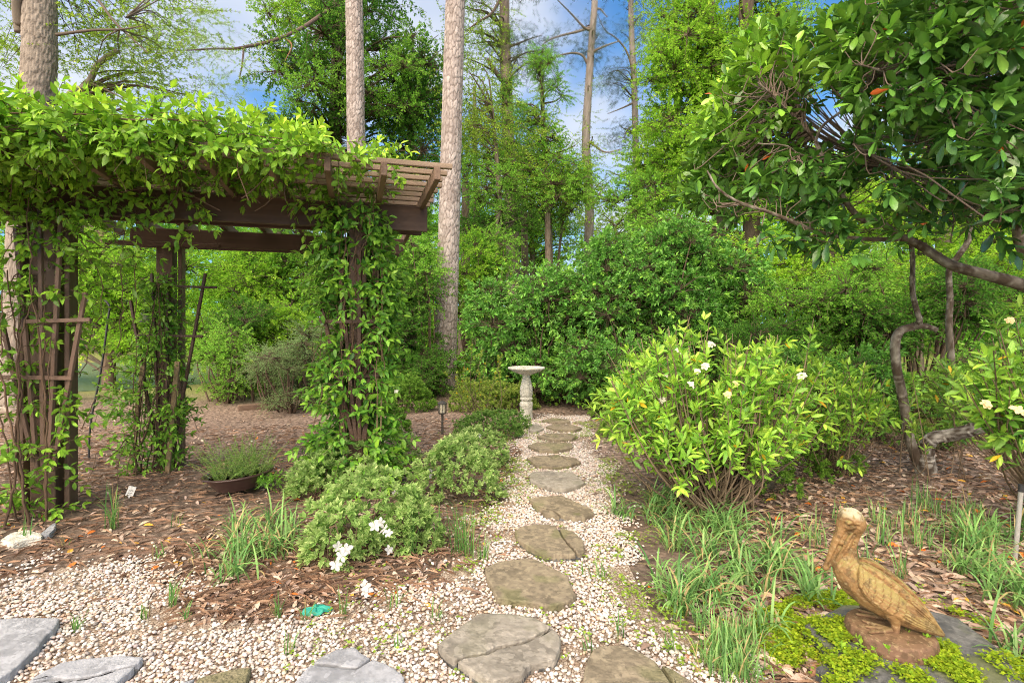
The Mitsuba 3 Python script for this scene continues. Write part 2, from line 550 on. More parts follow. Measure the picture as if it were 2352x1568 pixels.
def gz(x, y):
    x, y = np.asarray(x, float), np.asarray(y, float)
    q = np.stack([x * .8, y * .8, np.zeros_like(x + y) + .5], -1)
    z = .05 * (meshkit.fbm(q, 3, 5) - .5)
    z = z - .10 * np.clip((-1.6 - x) / 2.5, 0, 1) * np.clip((y - 4.6) / 1.5, 0, 1)
    e = np.sqrt(((x - POND[0]) / POND[2]) ** 2 + ((y - POND[1]) / POND[3]) ** 2)
    z = z - .75 * np.clip((1.12 - e) / .35, 0, 1)
    z = z + .6 * np.clip((np.hypot(x, y - 5) - 16) / 40, 0, 1) * np.clip((x + 6) / 10, 0, 1)
    return z


def graded(lo, a, b, hi, step, grow=1.13):
    mid = np.arange(a, b + 1e-6, step)
    out, s, v = [], step, b
    while v < hi:
        s *= grow
        v += s
        out.append(v)
    left, s, v = [], step, a
    while v > lo:
        s *= grow
        v -= s
        left.append(v)
    return np.concatenate([left[::-1], mid, out])


gxs, gys = graded(-220, -5.2, 5.2, 220, .07), graded(-30, 1.2, 8.5, 320, .07)
XX, YY = np.meshgrid(gxs, gys, indexing='ij')
gv = np.stack([XX, YY, gz(XX, YY)], -1).reshape(-1, 3)
i, j = np.meshgrid(np.arange(len(gxs) - 1), np.arange(len(gys) - 1), indexing='ij')
ny = len(gys)
q = np.stack([i * ny + j, (i + 1) * ny + j, (i + 1) * ny + j + 1, i * ny + j + 1], -1).reshape(-1, 4)
GROUND = thing('ground', 'brown garden soil and mulch under the whole garden', 'ground', kind='structure')
put(GROUND, (gv, np.vstack([q[:, [0, 1, 2]], q[:, [0, 2, 3]]])), 'mat_soil', smooth=True)

pond = thing('pond_water', 'still green pond water at far left behind the trellis post', 'pond', kind='structure')
th = np.linspace(0, 2 * np.pi, 64, endpoint=False)
pv = np.vstack([[POND[0], POND[1], -.42], np.stack([POND[0] + 1.08 * POND[2] * np.cos(th), POND[1] + 1.08 * POND[3] * np.sin(th), th * 0 - .42], 1)])
put(pond, (pv, np.stack([np.zeros(64, int), 1 + np.arange(64), 1 + (np.arange(64) + 1) % 64], 1)), 'mat_water')

# the gravel: its edge on the ground, from points of the photograph
edge = [(-420, 1345), (0, 1335), (130, 1308), (250, 1290), (330, 1300), (380, 1340), (420, 1392), (480, 1425), (600, 1428), (690, 1412),
        (770, 1385), (870, 1376), (960, 1366), (1020, 1318), (1080, 1250), (1130, 1185), (1172, 1120), (1186, 1060), (1190, 1010), (1212, 975), (1240, 957),
        (1345, 957), (1352, 1010), (1375, 1060), (1412, 1120), (1405, 1180), (1418, 1250), (1450, 1330), (1490, 1400), (1560, 1455), (1640, 1515), (1720, 1568), (1860, 1760)]
ge = [tuple(G(x, y)[:2]) for x, y in edge] + [(1.45, .2), (-4.5, .2)]
GRAVEL = Polygon(ge).buffer(.03).buffer(-.03)
gs = .05
bx0, by0, bx1, by1 = GRAVEL.bounds
nx_, ny_ = int((bx1 - bx0) / gs) + 2, int((by1 - by0) / gs) + 2
px_, py_ = bx0 - gs / 2 + np.arange(nx_ + 1) * gs, by0 - gs / 2 + np.arange(ny_ + 1) * gs
QX, QY = np.meshgrid(px_, py_, indexing='ij')
mid_in = contains_xy(GRAVEL, (QX[:-1, :-1] + gs / 2).ravel(), (QY[:-1, :-1] + gs / 2).ravel())
i, j = np.meshgrid(np.arange(nx_), np.arange(ny_), indexing='ij')
w = ny_ + 1
q = np.stack([i * w + j, (i + 1) * w + j, (i + 1) * w + j + 1, i * w + j + 1], -1).reshape(-1, 4)[mid_in]
PATH = thing('gravel_path', 'white pebble gravel path winding from the foreground to the bird bath', 'gravel path', kind='structure')
put(PATH, (np.stack([QX, QY, gz(QX, QY) + .006], -1).reshape(-1, 3), np.vstack([q[:, [0, 1, 2]], q[:, [0, 2, 3]]])), 'mat_gravel_bed', smooth=True)

# stepping stones: outline, grooves and material, as seen in the photograph
STONES = [
    # stones of the curved path, from the nearest
    ('taupe', [c2(690, 1320), c2(800, 1230), c2(870, 1180), c2(960, 1120), c2(1110, 1118), c2(1230, 1130), c2(1330, 1150), c2(1430, 1200), c2(1500, 1280), c2(1485, 1350), c2(1460, 1420), c2(1300, 1460), c2(1240, 1520), c2(1050, 1565), c2(960, 1530), c2(890, 1480), c2(800, 1430), c2(725, 1375)],
     [[c2(800, 1436), c2(870, 1400), c2(1010, 1380), c2(1080, 1340), c2(1250, 1310), c2(1330, 1270), c2(1450, 1200)], [c2(1275, 1310), c2(1320, 1370), c2(1395, 1440)]],
     'wide pale taupe stepping stone with two grooves, nearest on the middle of the pebble path'),
    ('brown', [c2(1000, 830), c2(1080, 790), c2(1180, 775), c2(1280, 765), c2(1345, 780), c2(1400, 810), c2(1540, 880), c2(1560, 960), c2(1590, 1000), c2(1560, 1030), c2(1440, 1065), c2(1290, 1045), c2(1080, 1022), c2(1060, 970), c2(1020, 900)],
     [[c2(1040, 915), c2(1150, 950), c2(1210, 990), c2(1300, 1052)]], 'large brown stepping stone just beyond the pale taupe one, groove at its lower left'),
    ('brown', [c2(1190, 600), c2(1230, 570), c2(1320, 555), c2(1460, 565), c2(1570, 600), c2(1640, 660), c2(1645, 740), c2(1580, 752), c2(1370, 757), c2(1270, 700), c2(1200, 650)],
     [[c2(1460, 555), c2(1500, 640), c2(1540, 690), c2(1605, 762)]], 'brown stepping stone, third along the path, with a groove down its right side'),
    ('brown', [c2(1280, 395), c2(1340, 380), c2(1500, 370), c2(1600, 420), c2(1690, 460), c2(1700, 490), c2(1640, 520), c2(1500, 512), c2(1380, 490), c2(1320, 440)],
     [[c2(1300, 432), c2(1440, 470), c2(1480, 500), c2(1540, 524)]], 'ochre brown stepping stone, fourth along the path, with small dead leaves on it'),
    ('grey_brown', [c2(1280, 240), c2(1300, 220), c2(1400, 213), c2(1570, 225), c2(1650, 290), c2(1600, 310), c2(1490, 336), c2(1380, 312), c2(1290, 280)],
     [[c2(1270, 252), c2(1400, 250), c2(1500, 258), c2(1625, 268)], [c2(1385, 205), c2(1405, 249)]], 'grey brown stepping stone, fifth along the path, split by grooves into three'),
    ('brown', [c2(1265, 130), c2(1340, 115), c2(1470, 108), c2(1590, 130), c2(1622, 155), c2(1560, 175), c2(1470, 190), c2(1330, 182), c2(1290, 150)],
     [[c2(1465, 100), c2(1540, 150), c2(1615, 168)]], 'sandy brown stepping stone, sixth along the path'),
    ('brown', [c2(1278, 48), c2(1330, 30), c2(1470, 27), c2(1560, 38), c2(1562, 65), c2(1470, 84), c2(1350, 83), c2(1290, 62)], [], 'sandy brown ungrooved stepping stone, seventh along the path'),
    ('brown', [c5(1335, 1470), c5(1400, 1452), c5(1520, 1450), c5(1592, 1465), c5(1560, 1490), c5(1440, 1494), c5(1360, 1482)], [], 'narrow looking brown stepping stone, eighth along the path'),
    ('brown', [c5(1388, 1412), c5(1450, 1396), c5(1560, 1399), c5(1622, 1420), c5(1580, 1436), c5(1440, 1431)], [], 'brown stepping stone, ninth along the path, right of the bird bath foot'),
    ('brown', [c5(1365, 1370), c5(1430, 1354), c5(1540, 1364), c5(1552, 1381), c5(1440, 1387)], [], 'last brown stepping stone at the far end of the path'),
    ('grey_brown', [c5(1285, 1402), c5(1330, 1391), c5(1385, 1420), c5(1330, 1442), c5(1288, 1440)], [], 'small stepping stone touching the foot of the bird bath'),
    # the row along the bottom of the picture
    ('grey', [c1(-700, 1420), c1(-420, 1200), c1(-120, 1160), c1(120, 1138), c1(380, 1140), c1(372, 1180), c1(300, 1255), c1(240, 1330), c1(150, 1420), c1(60, 1490), c1(-30, 1540), c1(-400, 1600)], [],
     'large smooth grey slab at the left edge of the foreground'),
    ('grey', [c1(140, 1565), c1(250, 1480), c1(400, 1410), c1(600, 1383), c1(800, 1370), c1(932, 1378), c1(880, 1440), c1(800, 1510), c1(735, 1575), c1(620, 1680), c1(250, 1680)],
     [[c1(130, 1570), c1(330, 1520), c1(430, 1530), c1(600, 1505), c1(720, 1470), c1(910, 1425)]], 'blue grey slab with one long groove, second from the left in the foreground'),
    ('brown', [c1(1040, 1572), c1(1250, 1518), c1(1350, 1490), c1(1480, 1460), c1(1622, 1443), c1(1602, 1500), c1(1575, 1570), c1(1520, 1680), c1(1080, 1690)],
     [[c1(1275, 1500), c1(1210, 1575), c1(1180, 1700)]], 'half seen brown slab with a blue grey corner at the bottom edge'),
    ('grey', [(668, 1568), (692, 1540), (716, 1519), (742, 1500), (767, 1486), (800, 1481), (816, 1479), (836, 1495), (855, 1508), (889, 1519), (912, 1533), (931, 1551), (935, 1580), (900, 1640), (760, 1660), (670, 1610)],
     [[(705, 1522), (760, 1525), (817, 1533), (870, 1500)], [(810, 1536), (781, 1568), (740, 1670)]], 'blue grey slab with branching grooves left of the pale taupe stone'),
    ('brown', [(1336, 1565), (1339, 1533), (1347, 1508), (1361, 1486), (1393, 1479), (1437, 1479), (1473, 1497), (1509, 1519), (1552, 1537), (1600, 1566), (1610, 1640), (1480, 1700), (1350, 1660)],
     [[(1500, 1505), (1527, 1543), (1545, 1568), (1580, 1660)]], 'mossy brown slab at the bottom edge right of the pale taupe stone'),
]
STONE_MAT = {'taupe': 'mat_stone_taupe', 'brown': 'mat_stone_brown', 'grey_brown': 'mat_stone_taupe', 'grey': 'mat_stone_grey'}


def slab_mesh(poly, z0, z1, rng, bevel=.010):
    """A slab with a rounded, slightly ragged rim and a gently uneven top."""
    p = poly.buffer(-.004).buffer(.004)
    if p.geom_type != 'Polygon':
        p = max(p.geoms, key=lambda g: g.area)
    n = max(28, int(p.exterior.length / .018))
    ring = np.array([p.exterior.interpolate(t, normalized=True).coords[0] for t in np.linspace(0, 1, n, endpoint=False)])
    if Polygon(ring).exterior.is_ccw is False:
        ring = ring[::-1]
    jit = (meshkit.fbm(np.c_[ring * 24, np.zeros(n)], 3, 3) - .5)[:, None]
    nrm = np.roll(ring, -1, 0) - np.roll(ring, 1, 0)
    nrm = unit(np.c_[nrm[:, 1], -nrm[:, 0]])
    ring = ring + nrm * jit * .012
    cen = np.array(p.representative_point().coords[0])
    rows = [(0.0, z0), (0.0, z0 + (z1 - z0) * .45), (-.001, z1 - bevel * .6), (-bevel * .5, z1 - bevel * .15), (-bevel * 1.3, z1)]
    v = []
    for off, z in rows:
        r = ring + nrm * off
        v.append(np.c_[r, np.full(n, z) + (.0035 * (meshkit.fbm(np.c_[r * 9, np.zeros(n)], 3, 8) - .5) * 2 if z > z0 else 0)])
    for k in (.72, .42, .16):
        r = cen + (ring - cen) * k
        v.append(np.c_[r, z1 + .0035 * (meshkit.fbm(np.c_[r * 9, np.zeros(n)], 3, 8) - .5) * 2])
    v.append(np.array([[cen[0], cen[1], z1]]))
    m = len(rows) + 3
    V = np.vstack(v)
    i, j = np.meshgrid(np.arange(m - 1), np.arange(n), indexing='ij')
    q = np.stack([i * n + j, i * n + (j + 1) % n, (i + 1) * n + (j + 1) % n, (i + 1) * n + j], -1).reshape(-1, 4)
    k = np.arange(n)
    f = np.vstack([q[:, [0, 1, 2]], q[:, [0, 2, 3]], np.stack([(m - 1) * n + k, (m - 1) * n + (k + 1) % n, k * 0 + m * n], 1)])
    return V, f


STONE_POLYS = []
rng = RNG(41)
for mat, outl, cracks, lab in STONES:
    zt = .048
    pg = Polygon([tuple(G(x, y, zt)[:2]) for x, y in outl]).buffer(0)
    STONE_POLYS.append(pg)
    key = thing('stepping_stone', lab, 'stepping stone', 'stepping stones and slabs in the pebbles')
    cen = pg.centroid
    base = float(gz(cen.x, cen.y))
    pieces = [pg]
    for cr in cracks:
        ln = LineString([tuple(G(x, y, zt)[:2]) for x, y in cr])
        new = []
        for pc in pieces:
            try:
                got = [g for g in shops.split(pc, ln).geoms if g.area > 2e-4]
            except Exception:
                got = [pc]
            new += got
        pieces = new
    if len(pieces) > 1:
        inner = pg.buffer(-.006)
        part(key, 'bed', slab_mesh(inner if inner.geom_type == 'Polygon' else pg, base - .05, base + .022, rng), 'mat_rock_dark', smooth=40)
    for k, pc in enumerate(pieces):
        pc = pc.buffer(-.0065 if len(pieces) > 1 else 0)
        if pc.is_empty:
            continue
        if pc.geom_type != 'Polygon':
            pc = max(pc.geoms, key=lambda g: g.area)
        mm = STONE_MAT[mat]
        if 'blue grey corner' in lab and pc.centroid.x < pg.centroid.x - .08:
            mm = 'mat_stone_grey'
        part(key, 'slab', slab_mesh(pc, base - .06, base + zt - .0015 * (k % 2), rng), mm, smooth=40)
ALLSTONES = shops.unary_union(STONE_POLYS)


# pebbles
def icosa():
    m = trimesh.creation.icosphere(subdivisions=0)
    return np.array(m.vertices), np.array(m.faces)


def pebble_mesh(rng, xy, size, z, cols):
    v, f = icosa()
    N = len(xy)
    ax = np.stack([rng.uniform(.8, 1.3, N), rng.uniform(.65, 1.0, N), rng.uniform(.45, .75, N)], 1) * size[:, None] / 2
    V = v[None] * (1 + rng.normal(0, .09, (N, len(v), 1))) * ax[:, None]
    n = A(0, 0, 1) + rng.normal(0, .32, (N, 3))
    R = frames(rng.normal(size=(N, 3)) * A(1, 1, .2), n)
    V = np.einsum('nki,nij->nkj', V, R) + np.c_[xy, z][:, None]
    F = f[None] + (np.arange(N) * len(v))[:, None, None]
    C = np.repeat(cols, len(v), 0)
    return V.reshape(-1, 3), F.reshape(-1, 3), C


def pebble_cols(rng, n):
    base = np.array([(.66, .62, .59), (.60, .55, .51), (.54, .46, .39), (.52, .39, .29), (.57, .46, .41), (.36, .33, .31), (.72, .70, .68)])
    k = rng.choice(len(base), n, p=[.30, .22, .12, .08, .11, .08, .09])
    return np.clip(base[k] * np.exp(rng.normal(0, .10, (n, 1))) * rng.normal(1, .02, (n, 3)), .03, .9)


rng = RNG(7)
sp = .0185
x0, y0, x1, y1 = GRAVEL.bounds
gxp, gyp = np.meshgrid(np.arange(x0 - .5, x1 + .5, sp), np.arange(1.5, y1 + .4, sp), indexing='ij')
cand = np.c_[gxp.ravel(), gyp.ravel()]
cand = cand + rng.uniform(-.5, .5, cand.shape) * sp
cand = cand[np.abs(cand[:, 0]) < cand[:, 1] * .985 + .12]
pts = sh_points(cand)
dist = np.where(contains_xy(GRAVEL, cand[:, 0], cand[:, 1]), -sh_distance(GRAVEL.exterior, pts), sh_distance(GRAVEL, pts))
patch = meshkit.fbm(np.c_[cand * 3.0, np.zeros(len(cand))], 3, 17)
prob = np.clip(.98 - np.clip((dist + .06 + .75 * (patch - .5)) / .12, 0, 1), 0, 1) + .16 * np.exp(-np.clip(dist, 0, None) / .10) * (dist < .5)
prob = np.where((dist < 0) & (patch > .60), prob * .45, prob)
keep = rng.uniform(size=len(cand)) < prob
keep &= ~contains_xy(ALLSTONES.buffer(.002), cand[:, 0], cand[:, 1])
cand = cand[keep]
N = len(cand)
size = rng.uniform(.015, .027, N)
PEB = thing('pebbles', 'white, cream and tan river pebbles covering the winding path', 'pebbles', kind='stuff')
top = rng.uniform(size=N) < .25
v, f, c = pebble_mesh(rng, cand, size, gz(cand[:, 0], cand[:, 1]) + .012 + np.where(top, .010, 0), pebble_cols(rng, N))
put(PEB, (v, f), 'mat_pebble', smooth=True, color=c)
NPEB = N


# ------------------------------------------------------------------ pergola
R0 = A(-0.818, 5.05)          # right end of the front beam


def onp(t, s, z):
    """Pergola coordinates: t along the front beam (0 at its right end, negative to the left), s away from the camera."""
    return A(R0[0] + E1[0] * t + E2[0] * s, R0[1] + E1[1] * t + E2[1] * s, z)


def ray_t(xd, s):
    """t where the column xd of the photograph meets the vertical plane s."""
    k = (xd - CX) / FD
    x0, y0 = R0[0] + E2[0] * s, R0[1] + E2[1] * s
    return (k * y0 - x0) / (E1[0] - k * E1[1])


E1v, E2v = A(E1[0], E1[1], 0), A(E2[0], E2[1], 0)
ZB, ZT = 2.39, 2.625
SB = 1.42                       # distance of the back beam
PERG = thing('pergola', 'dark brown timber pergola with open slatted roof smothered in vines', 'pergola')
part(PERG, 'beam', bar(onp(-4.3, 0, (ZB + ZT) / 2), onp(0, 0, (ZB + ZT) / 2), .045, ZT - ZB), 'mat_wood_beam', label='front beam facing the camera')
part(PERG, 'beam', bar(onp(-4.3, .20, (ZB + ZT) / 2), onp(-.03, .20, (ZB + ZT) / 2 - .002), .045, ZT - ZB), 'mat_wood_beam')
tb = ray_t(300, SB)
part(PERG, 'beam', bar(onp(tb, SB, 2.44), onp(-.10, SB, 2.44), .045, .185), 'mat_wood_beam', label='rear beam seen under the front one')
part(PERG, 'beam', bar(onp(tb + .02, SB + .19, 2.44), onp(-.12, SB + .19, 2.438), .045, .185), 'mat_wood_beam')
NRAF = 11
for k in range(NRAF):
    t = -.05 - .405 * k
    part(PERG, 'rafter', bar(onp(t, -1.0, ZT + .055), onp(t, SB + .75, ZT - .02), .046, .107), 'mat_wood_rafter')
for k in range(15):
    s = -.94 + .172 * k
    part(PERG, 'slat', bar(onp(-4.4, s, ZT + .128 - .033 * (s + 1)), onp(.075 - .012 * (k % 3), s, ZT + .128 - .033 * (s + 1)), .040, .040), 'mat_wood_slat')


def post(t, s, zt, w=.17, sides=(1, -1)):
    zb = float(gz(*onp(t, s, 0)[:2])) - .08
    k = part(PERG, 'post', bar(onp(t, s, zb), onp(t, s, zt), w, w, up=E2v), 'mat_wood_post')
    for sg in sides:
        part(k, 'side_board', bar(onp(t + sg * (w / 2 + .068), s, zb), onp(t + sg * (w / 2 + .068), s, zt - .01), .036, .14, up=E2v), 'mat_wood_post')
    return k


TL, TR_ = ray_t(112, .10), ray_t(822, .10)
TBL, TBR = ray_t(383, SB + .095), ray_t(822, .10) + .05
post(TL, .10, ZB + .20)
post(TR_, .10, ZB + .20, .155)
post(TBL, SB + .095, 2.50, .155, (1,))
post(TBR, SB + .095, 2.50, .155, (1,))
# braces between beam and back post
part(PERG, 'brace', bar(onp(TBL - .52, SB - .03, 2.36), onp(TBL + .55, SB - .03, 2.36), .03, .05), 'mat_wood_beam')


def PD(x, y, Y):
    return P(x, y, Y)


def fan_trellis(label, sticks, rungs, Y, mat='mat_wood_post', w=.036, base=None):
    k = thing('fan_trellis', label, 'trellis', 'fan trellises leaning on the pergola posts')
    up = A(-.2, -1, 0)
    for a in sticks:
        part(k, 'stake', bar(P(a[0], a[1], Y), P(a[2], a[3], Y + .01), w, .022, up=up, b=.002), mat)
    for n, a in enumerate(rungs):
        part(k, 'crossbar', bar(P(a[0], a[1], Y - .026), P(a[2], a[3], Y - .026), w * .85, .020, up=up, b=.002), mat)
    return k


YL = onp(TL, -.10, 0)[1]
fan_trellis('brown fan trellis tied to the front left pergola post', [(86, 1078, 36, 520), (100, 1082, 92, 470), (112, 1082, 140, 500), (122, 1080, 196, 672), (78, 1060, 0, 720)],
            [(-10, 866, 166, 868), (60, 738, 208, 734), (66, 1030, 134, 1028)], YL)
YR = onp(TR_, -.10, 0)[1]
fan_trellis('dark fan trellis on the front right pergola post, half hidden by leaves', [(812, 1010, 735, 690), (818, 1012, 782, 620), (826, 1012, 826, 560), (834, 1010, 884, 740), (838, 1008, 868, 620)],
            [(716, 738, 888, 738), (755, 866, 872, 862)], YR, 'mat_wood_beam')
YB = onp(TBL, SB - .06, 0)[1] - .06
fan_trellis('dark fan trellis with splayed stakes on the rear pergola post', [(360, 1040, 300, 690), (368, 1040, 349, 628), (382, 1042, 386, 640), (396, 1040, 472, 628)],
            [(326, 656, 498, 660), (312, 770, 466, 772)], YB, 'mat_wood_beam', .030)
for n, (a, lab) in enumerate([((330, 832, 298, 1092), 'pale weathered leaning stake left of the rear pergola post'), ((408, 830, 384, 1098), 'pale weathered leaning stake against the rear pergola post')]):
    k = thing('wooden_stake', lab, 'stake', 'weathered leaning stakes')
    z = P(a[2], a[3], YB - .02 - .05 * n)
    put(k, bar(P(a[0], a[1], YB - .05 - .05 * n), A(z[0], z[1], float(gz(z[0], z[1])) - .03), .05, .024, up=(0, -1, 0), b=.002), 'mat_wood_stake')
# ------------------------------------------------------------------ bark and trunks
def vor2(u, v, wrap=None, seed=0.0):
    """numpy voronoi (F1, F2, cell value) with an optional wrap of u."""
    def h(a, b, k):
        s = np.sin(a * 127.1 + b * 311.7 + k * 74.7 + seed) * 43758.5453
        return s - np.floor(s)
    f1, f2, r = np.full(u.shape, 9.), np.full(u.shape, 9.), np.zeros(u.shape)
    for a in (-1, 0, 1):
        for b in (-1, 0, 1):
            cx, cy = np.floor(u) + a, np.floor(v) + b
            wx = np.mod(cx, wrap) if wrap else cx
            d = np.hypot(cx + .15 + .7 * h(wx, cy, 1) - u, cy + .15 + .7 * h(wx, cy, 2) - v)
            f2 = np.where(d < f1, f1, np.minimum(f2, d))
            r = np.where(d < f1, h(wx, cy, 3), r)
            f1 = np.minimum(f1, d)
    return f1, f2, r


def bark_tube(pts, radii, n, sides, kind, lo, hi, seed=0, cell=(.09, .17), depth=.014):
    """Trunk with real bark relief: 'plates' (pine), 'ridges' (oak, gum) or 'smooth' with pale bands."""
    c = spline(np.c_[np.asarray(pts, float), np.asarray(radii, float)], n)
    v, f = tube(c[:, :3], c[:, 3], sides, cap=False)
    V = v.reshape(n, sides, 3)
    nrm = V - c[:, None, :3]
    nrm = nrm / np.maximum(np.linalg.norm(nrm, axis=2, keepdims=True), 1e-9)
    s = np.r_[0, np.cumsum(np.linalg.norm(np.diff(c[:, :3], axis=0), axis=1))][:, None] * np.ones((1, sides))
    th = np.arange(sides)[None] / sides * np.ones((n, 1))
    rm = float(np.mean(c[:, 3]))
    ring = np.stack([np.cos(th * 2 * np.pi), np.sin(th * 2 * np.pi)], -1)
    q3 = np.concatenate([ring * rm * 9, s[..., None] * 2.2], -1)
    big = meshkit.fbm(q3 + seed, 3, seed % 90)
    fine = meshkit.fbm(np.concatenate([ring * rm * 60, s[..., None] * 22], -1) + seed, 3, seed % 90 + 1)
    if kind == 'plates':
        nu = max(4, round(2 * np.pi * rm / cell[0]))
        f1, f2, r = vor2(th * nu + .7 * (big - .5) + .12 * (fine - .5), s / cell[1] + 1.1 * (big - .5) + .22 * (fine - .5), nu, seed)
        e = np.clip((f2 - f1) / .20, 0, 1)
        disp = depth * (e * (.75 + .5 * r) - .6) + .004 * (fine - .5)
        t = np.clip(.32 + .45 * r + .7 * (fine - .5) + .3 * (big - .5), 0, 1) * (.12 + .88 * e)
    elif kind == 'ridges':
        nu = max(5, round(2 * np.pi * rm / cell[0]))
        f1, f2, r = vor2(th * nu + 1.3 * (big - .5) + .3 * (fine - .5), s / (cell[1] * 4.0) + .6 * (fine - .5), nu, seed)
        e = np.clip((f2 - f1) / .42, 0, 1)
        disp = depth * (e - .5) + .005 * (fine - .5)
        t = np.clip(.35 * e + .55 * fine + .25 * (r - .3) + .2 * (big - .5), 0, 1)
    else:
        band = meshkit.fbm(np.concatenate([ring * .9, s[..., None] * 42], -1) + seed, 2, seed % 90 + 5)
        lich = meshkit.fbm(np.concatenate([ring * rm * 26, s[..., None] * 11], -1) + seed, 3, seed % 90 + 6)
        t = np.clip((lich - .42) * 3.0, 0, 1) * .7 + .5 * np.clip((band - .60) * 8, 0, 1)
        disp = .003 * (fine - .5) + .0015 * np.clip((band - .6) * 6, 0, 1) + rm * .10 * (big - .5)
    t = np.clip(t, 0, 1)[..., None]
    col = np.asarray(lo) * (1 - t) + np.asarray(hi) * t
    V = V + nrm * disp[..., None]
    return V.reshape(-1, 3), f, col.reshape(-1, 3)


def down_to_ground(p, r_extra=1.25):
    """Continues a trunk polyline from its first point straight down into the soil."""
    b = np.array(p[0], float)
    g = float(gz(b[0], b[1]))
    return A(b[0], b[1], g - .12)


# ------------------------------------------------------------------ leaf clumps of the distant crowns
CLUMPS = {}


def clump(kind, n_var, n_twig, nodes, leaf, cols, tip, s0=.12, proto=LEAF_TWO, mat='mat_leaf', flat=.75, pair=3, droop=.2, updir=.25, twig=.62, up_bias=.8, jit=.75, width=None, spread=60, spokes=True):
    """Shapegroups with a ragged spray of leafy twigs about one metre in radius."""
    names = []
    for k in range(n_var):
        rng = RNG(1000 + 37 * k + sum(map(ord, kind)))
        d = unit(rng.normal(size=(n_twig, 3)) * A(1, 1, .8) + A(0, 0, updir))
        start = d * rng.uniform(.05, .62, (n_twig, 1)) * A(1, 1, flat)
        if spokes is False:
            start = rng.uniform(-.75, .75, (n_twig, 3)) * A(1, 1, flat)
            d = unit(rng.normal(size=(n_twig, 3)) * A(1, 1, .35) + start * .9 - A(0, 0, .15))
        L = rng.uniform(.45, 1.0, n_twig) * twig
        pos, xd, nd, size, age, mid = shoots(rng, start, d * A(1, 1, flat) + rng.normal(0, .35, d.shape), L, nodes, leaf, pair=pair, spread=spread, droop=droop, s0=s0, up_bias=up_bias, jit=jit)
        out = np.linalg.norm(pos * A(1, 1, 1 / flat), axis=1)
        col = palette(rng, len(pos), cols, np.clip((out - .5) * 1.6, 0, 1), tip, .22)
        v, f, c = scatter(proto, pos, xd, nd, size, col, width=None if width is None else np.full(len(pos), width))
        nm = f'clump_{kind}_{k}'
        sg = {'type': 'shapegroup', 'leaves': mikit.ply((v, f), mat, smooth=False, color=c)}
        scene[nm] = sg
        names.append(nm)
        cv, cf, cc = stems(mid, .006, (.13, .095, .065))
        sv, sf, sc = stems(np.linspace(0, 1, 3)[None, :, None] * start[:, None, :], .012, (.12, .09, .065))
        CLUMPS[nm] = MB().add(cv, cf, cc)
        if spokes:
            CLUMPS[nm].add(sv, sf, sc)
    CLUMPS[kind] = names
    return names


# small-leaved: broadleaf woods in several greens; leaf sizes are those of the species (m) for clumps of about 1 m
clump('bright', 4, 36, 7, .105, [(.30, .58, .05), (.40, .68, .07), (.22, .47, .045)], (.52, .75, .08))
clump('glow', 4, 32, 7, .10, [(.38, .66, .06), (.46, .74, .08), (.30, .56, .05)], (.58, .82, .09), flat=.55)
clump('fresh', 4, 34, 7, .095, [(.24, .52, .07), (.32, .60, .08), (.17, .42, .06)], (.42, .70, .09))
clump('deep', 4, 46, 7, .095, [(.08, .22, .035), (.14, .34, .045), (.05, .15, .03)], (.26, .52, .06))
clump('airy', 4, 24, 6, .085, [(.32, .54, .07), (.40, .60, .07), (.24, .42, .06)], (.50, .68, .09), flat=.6, twig=.8, spokes=False)
clump('needle', 3, 34, 5, .15, [(.07, .13, .05), (.12, .18, .07), (.10, .11, .05)], (.16, .24, .08), width=.12, pair=4, flat=.8, spokes=False)
clump('hedge', 4, 40, 3, .19, [(.10, .28, .05), (.16, .39, .06), (.06, .18, .04)], (.40, .68, .08), proto=LEAF_FOUR, mat='mat_leaf_gloss', flat=.8, pair=4, updir=.5, width=.8, twig=.55, s0=.55, jit=.5)
clump('grey', 3, 60, 8, .05, [(.24, .42, .16), (.34, .52, .20)], (.48, .66, .28), flat=.5)


def in_blob(rng, n, cx, cy, rx, ry, Y, dY):
    """n points in an ellipsoid given by its outline in the photograph and its distance; evenly spread, not too close."""
    pts, tries = [], 0
    dmin = 1.0
    while len(pts) < n:
        u = unit(rng.normal(size=3)) * rng.uniform() ** (1 / 2.4)
        tries += 1
        if pts and min(np.linalg.norm(u - q) for q in pts) < .75 * n ** (-1 / 3) * dmin:
            dmin *= .97
            continue
        pts.append(u)
    u = np.array(pts)
    Yk = Y + u[:, 1] * dY
    return np.stack([(cx + u[:, 0] * rx - CX) * Yk / FD, Yk, EYE - (cy + u[:, 2] * ry - HY) * Yk / FD], 1)


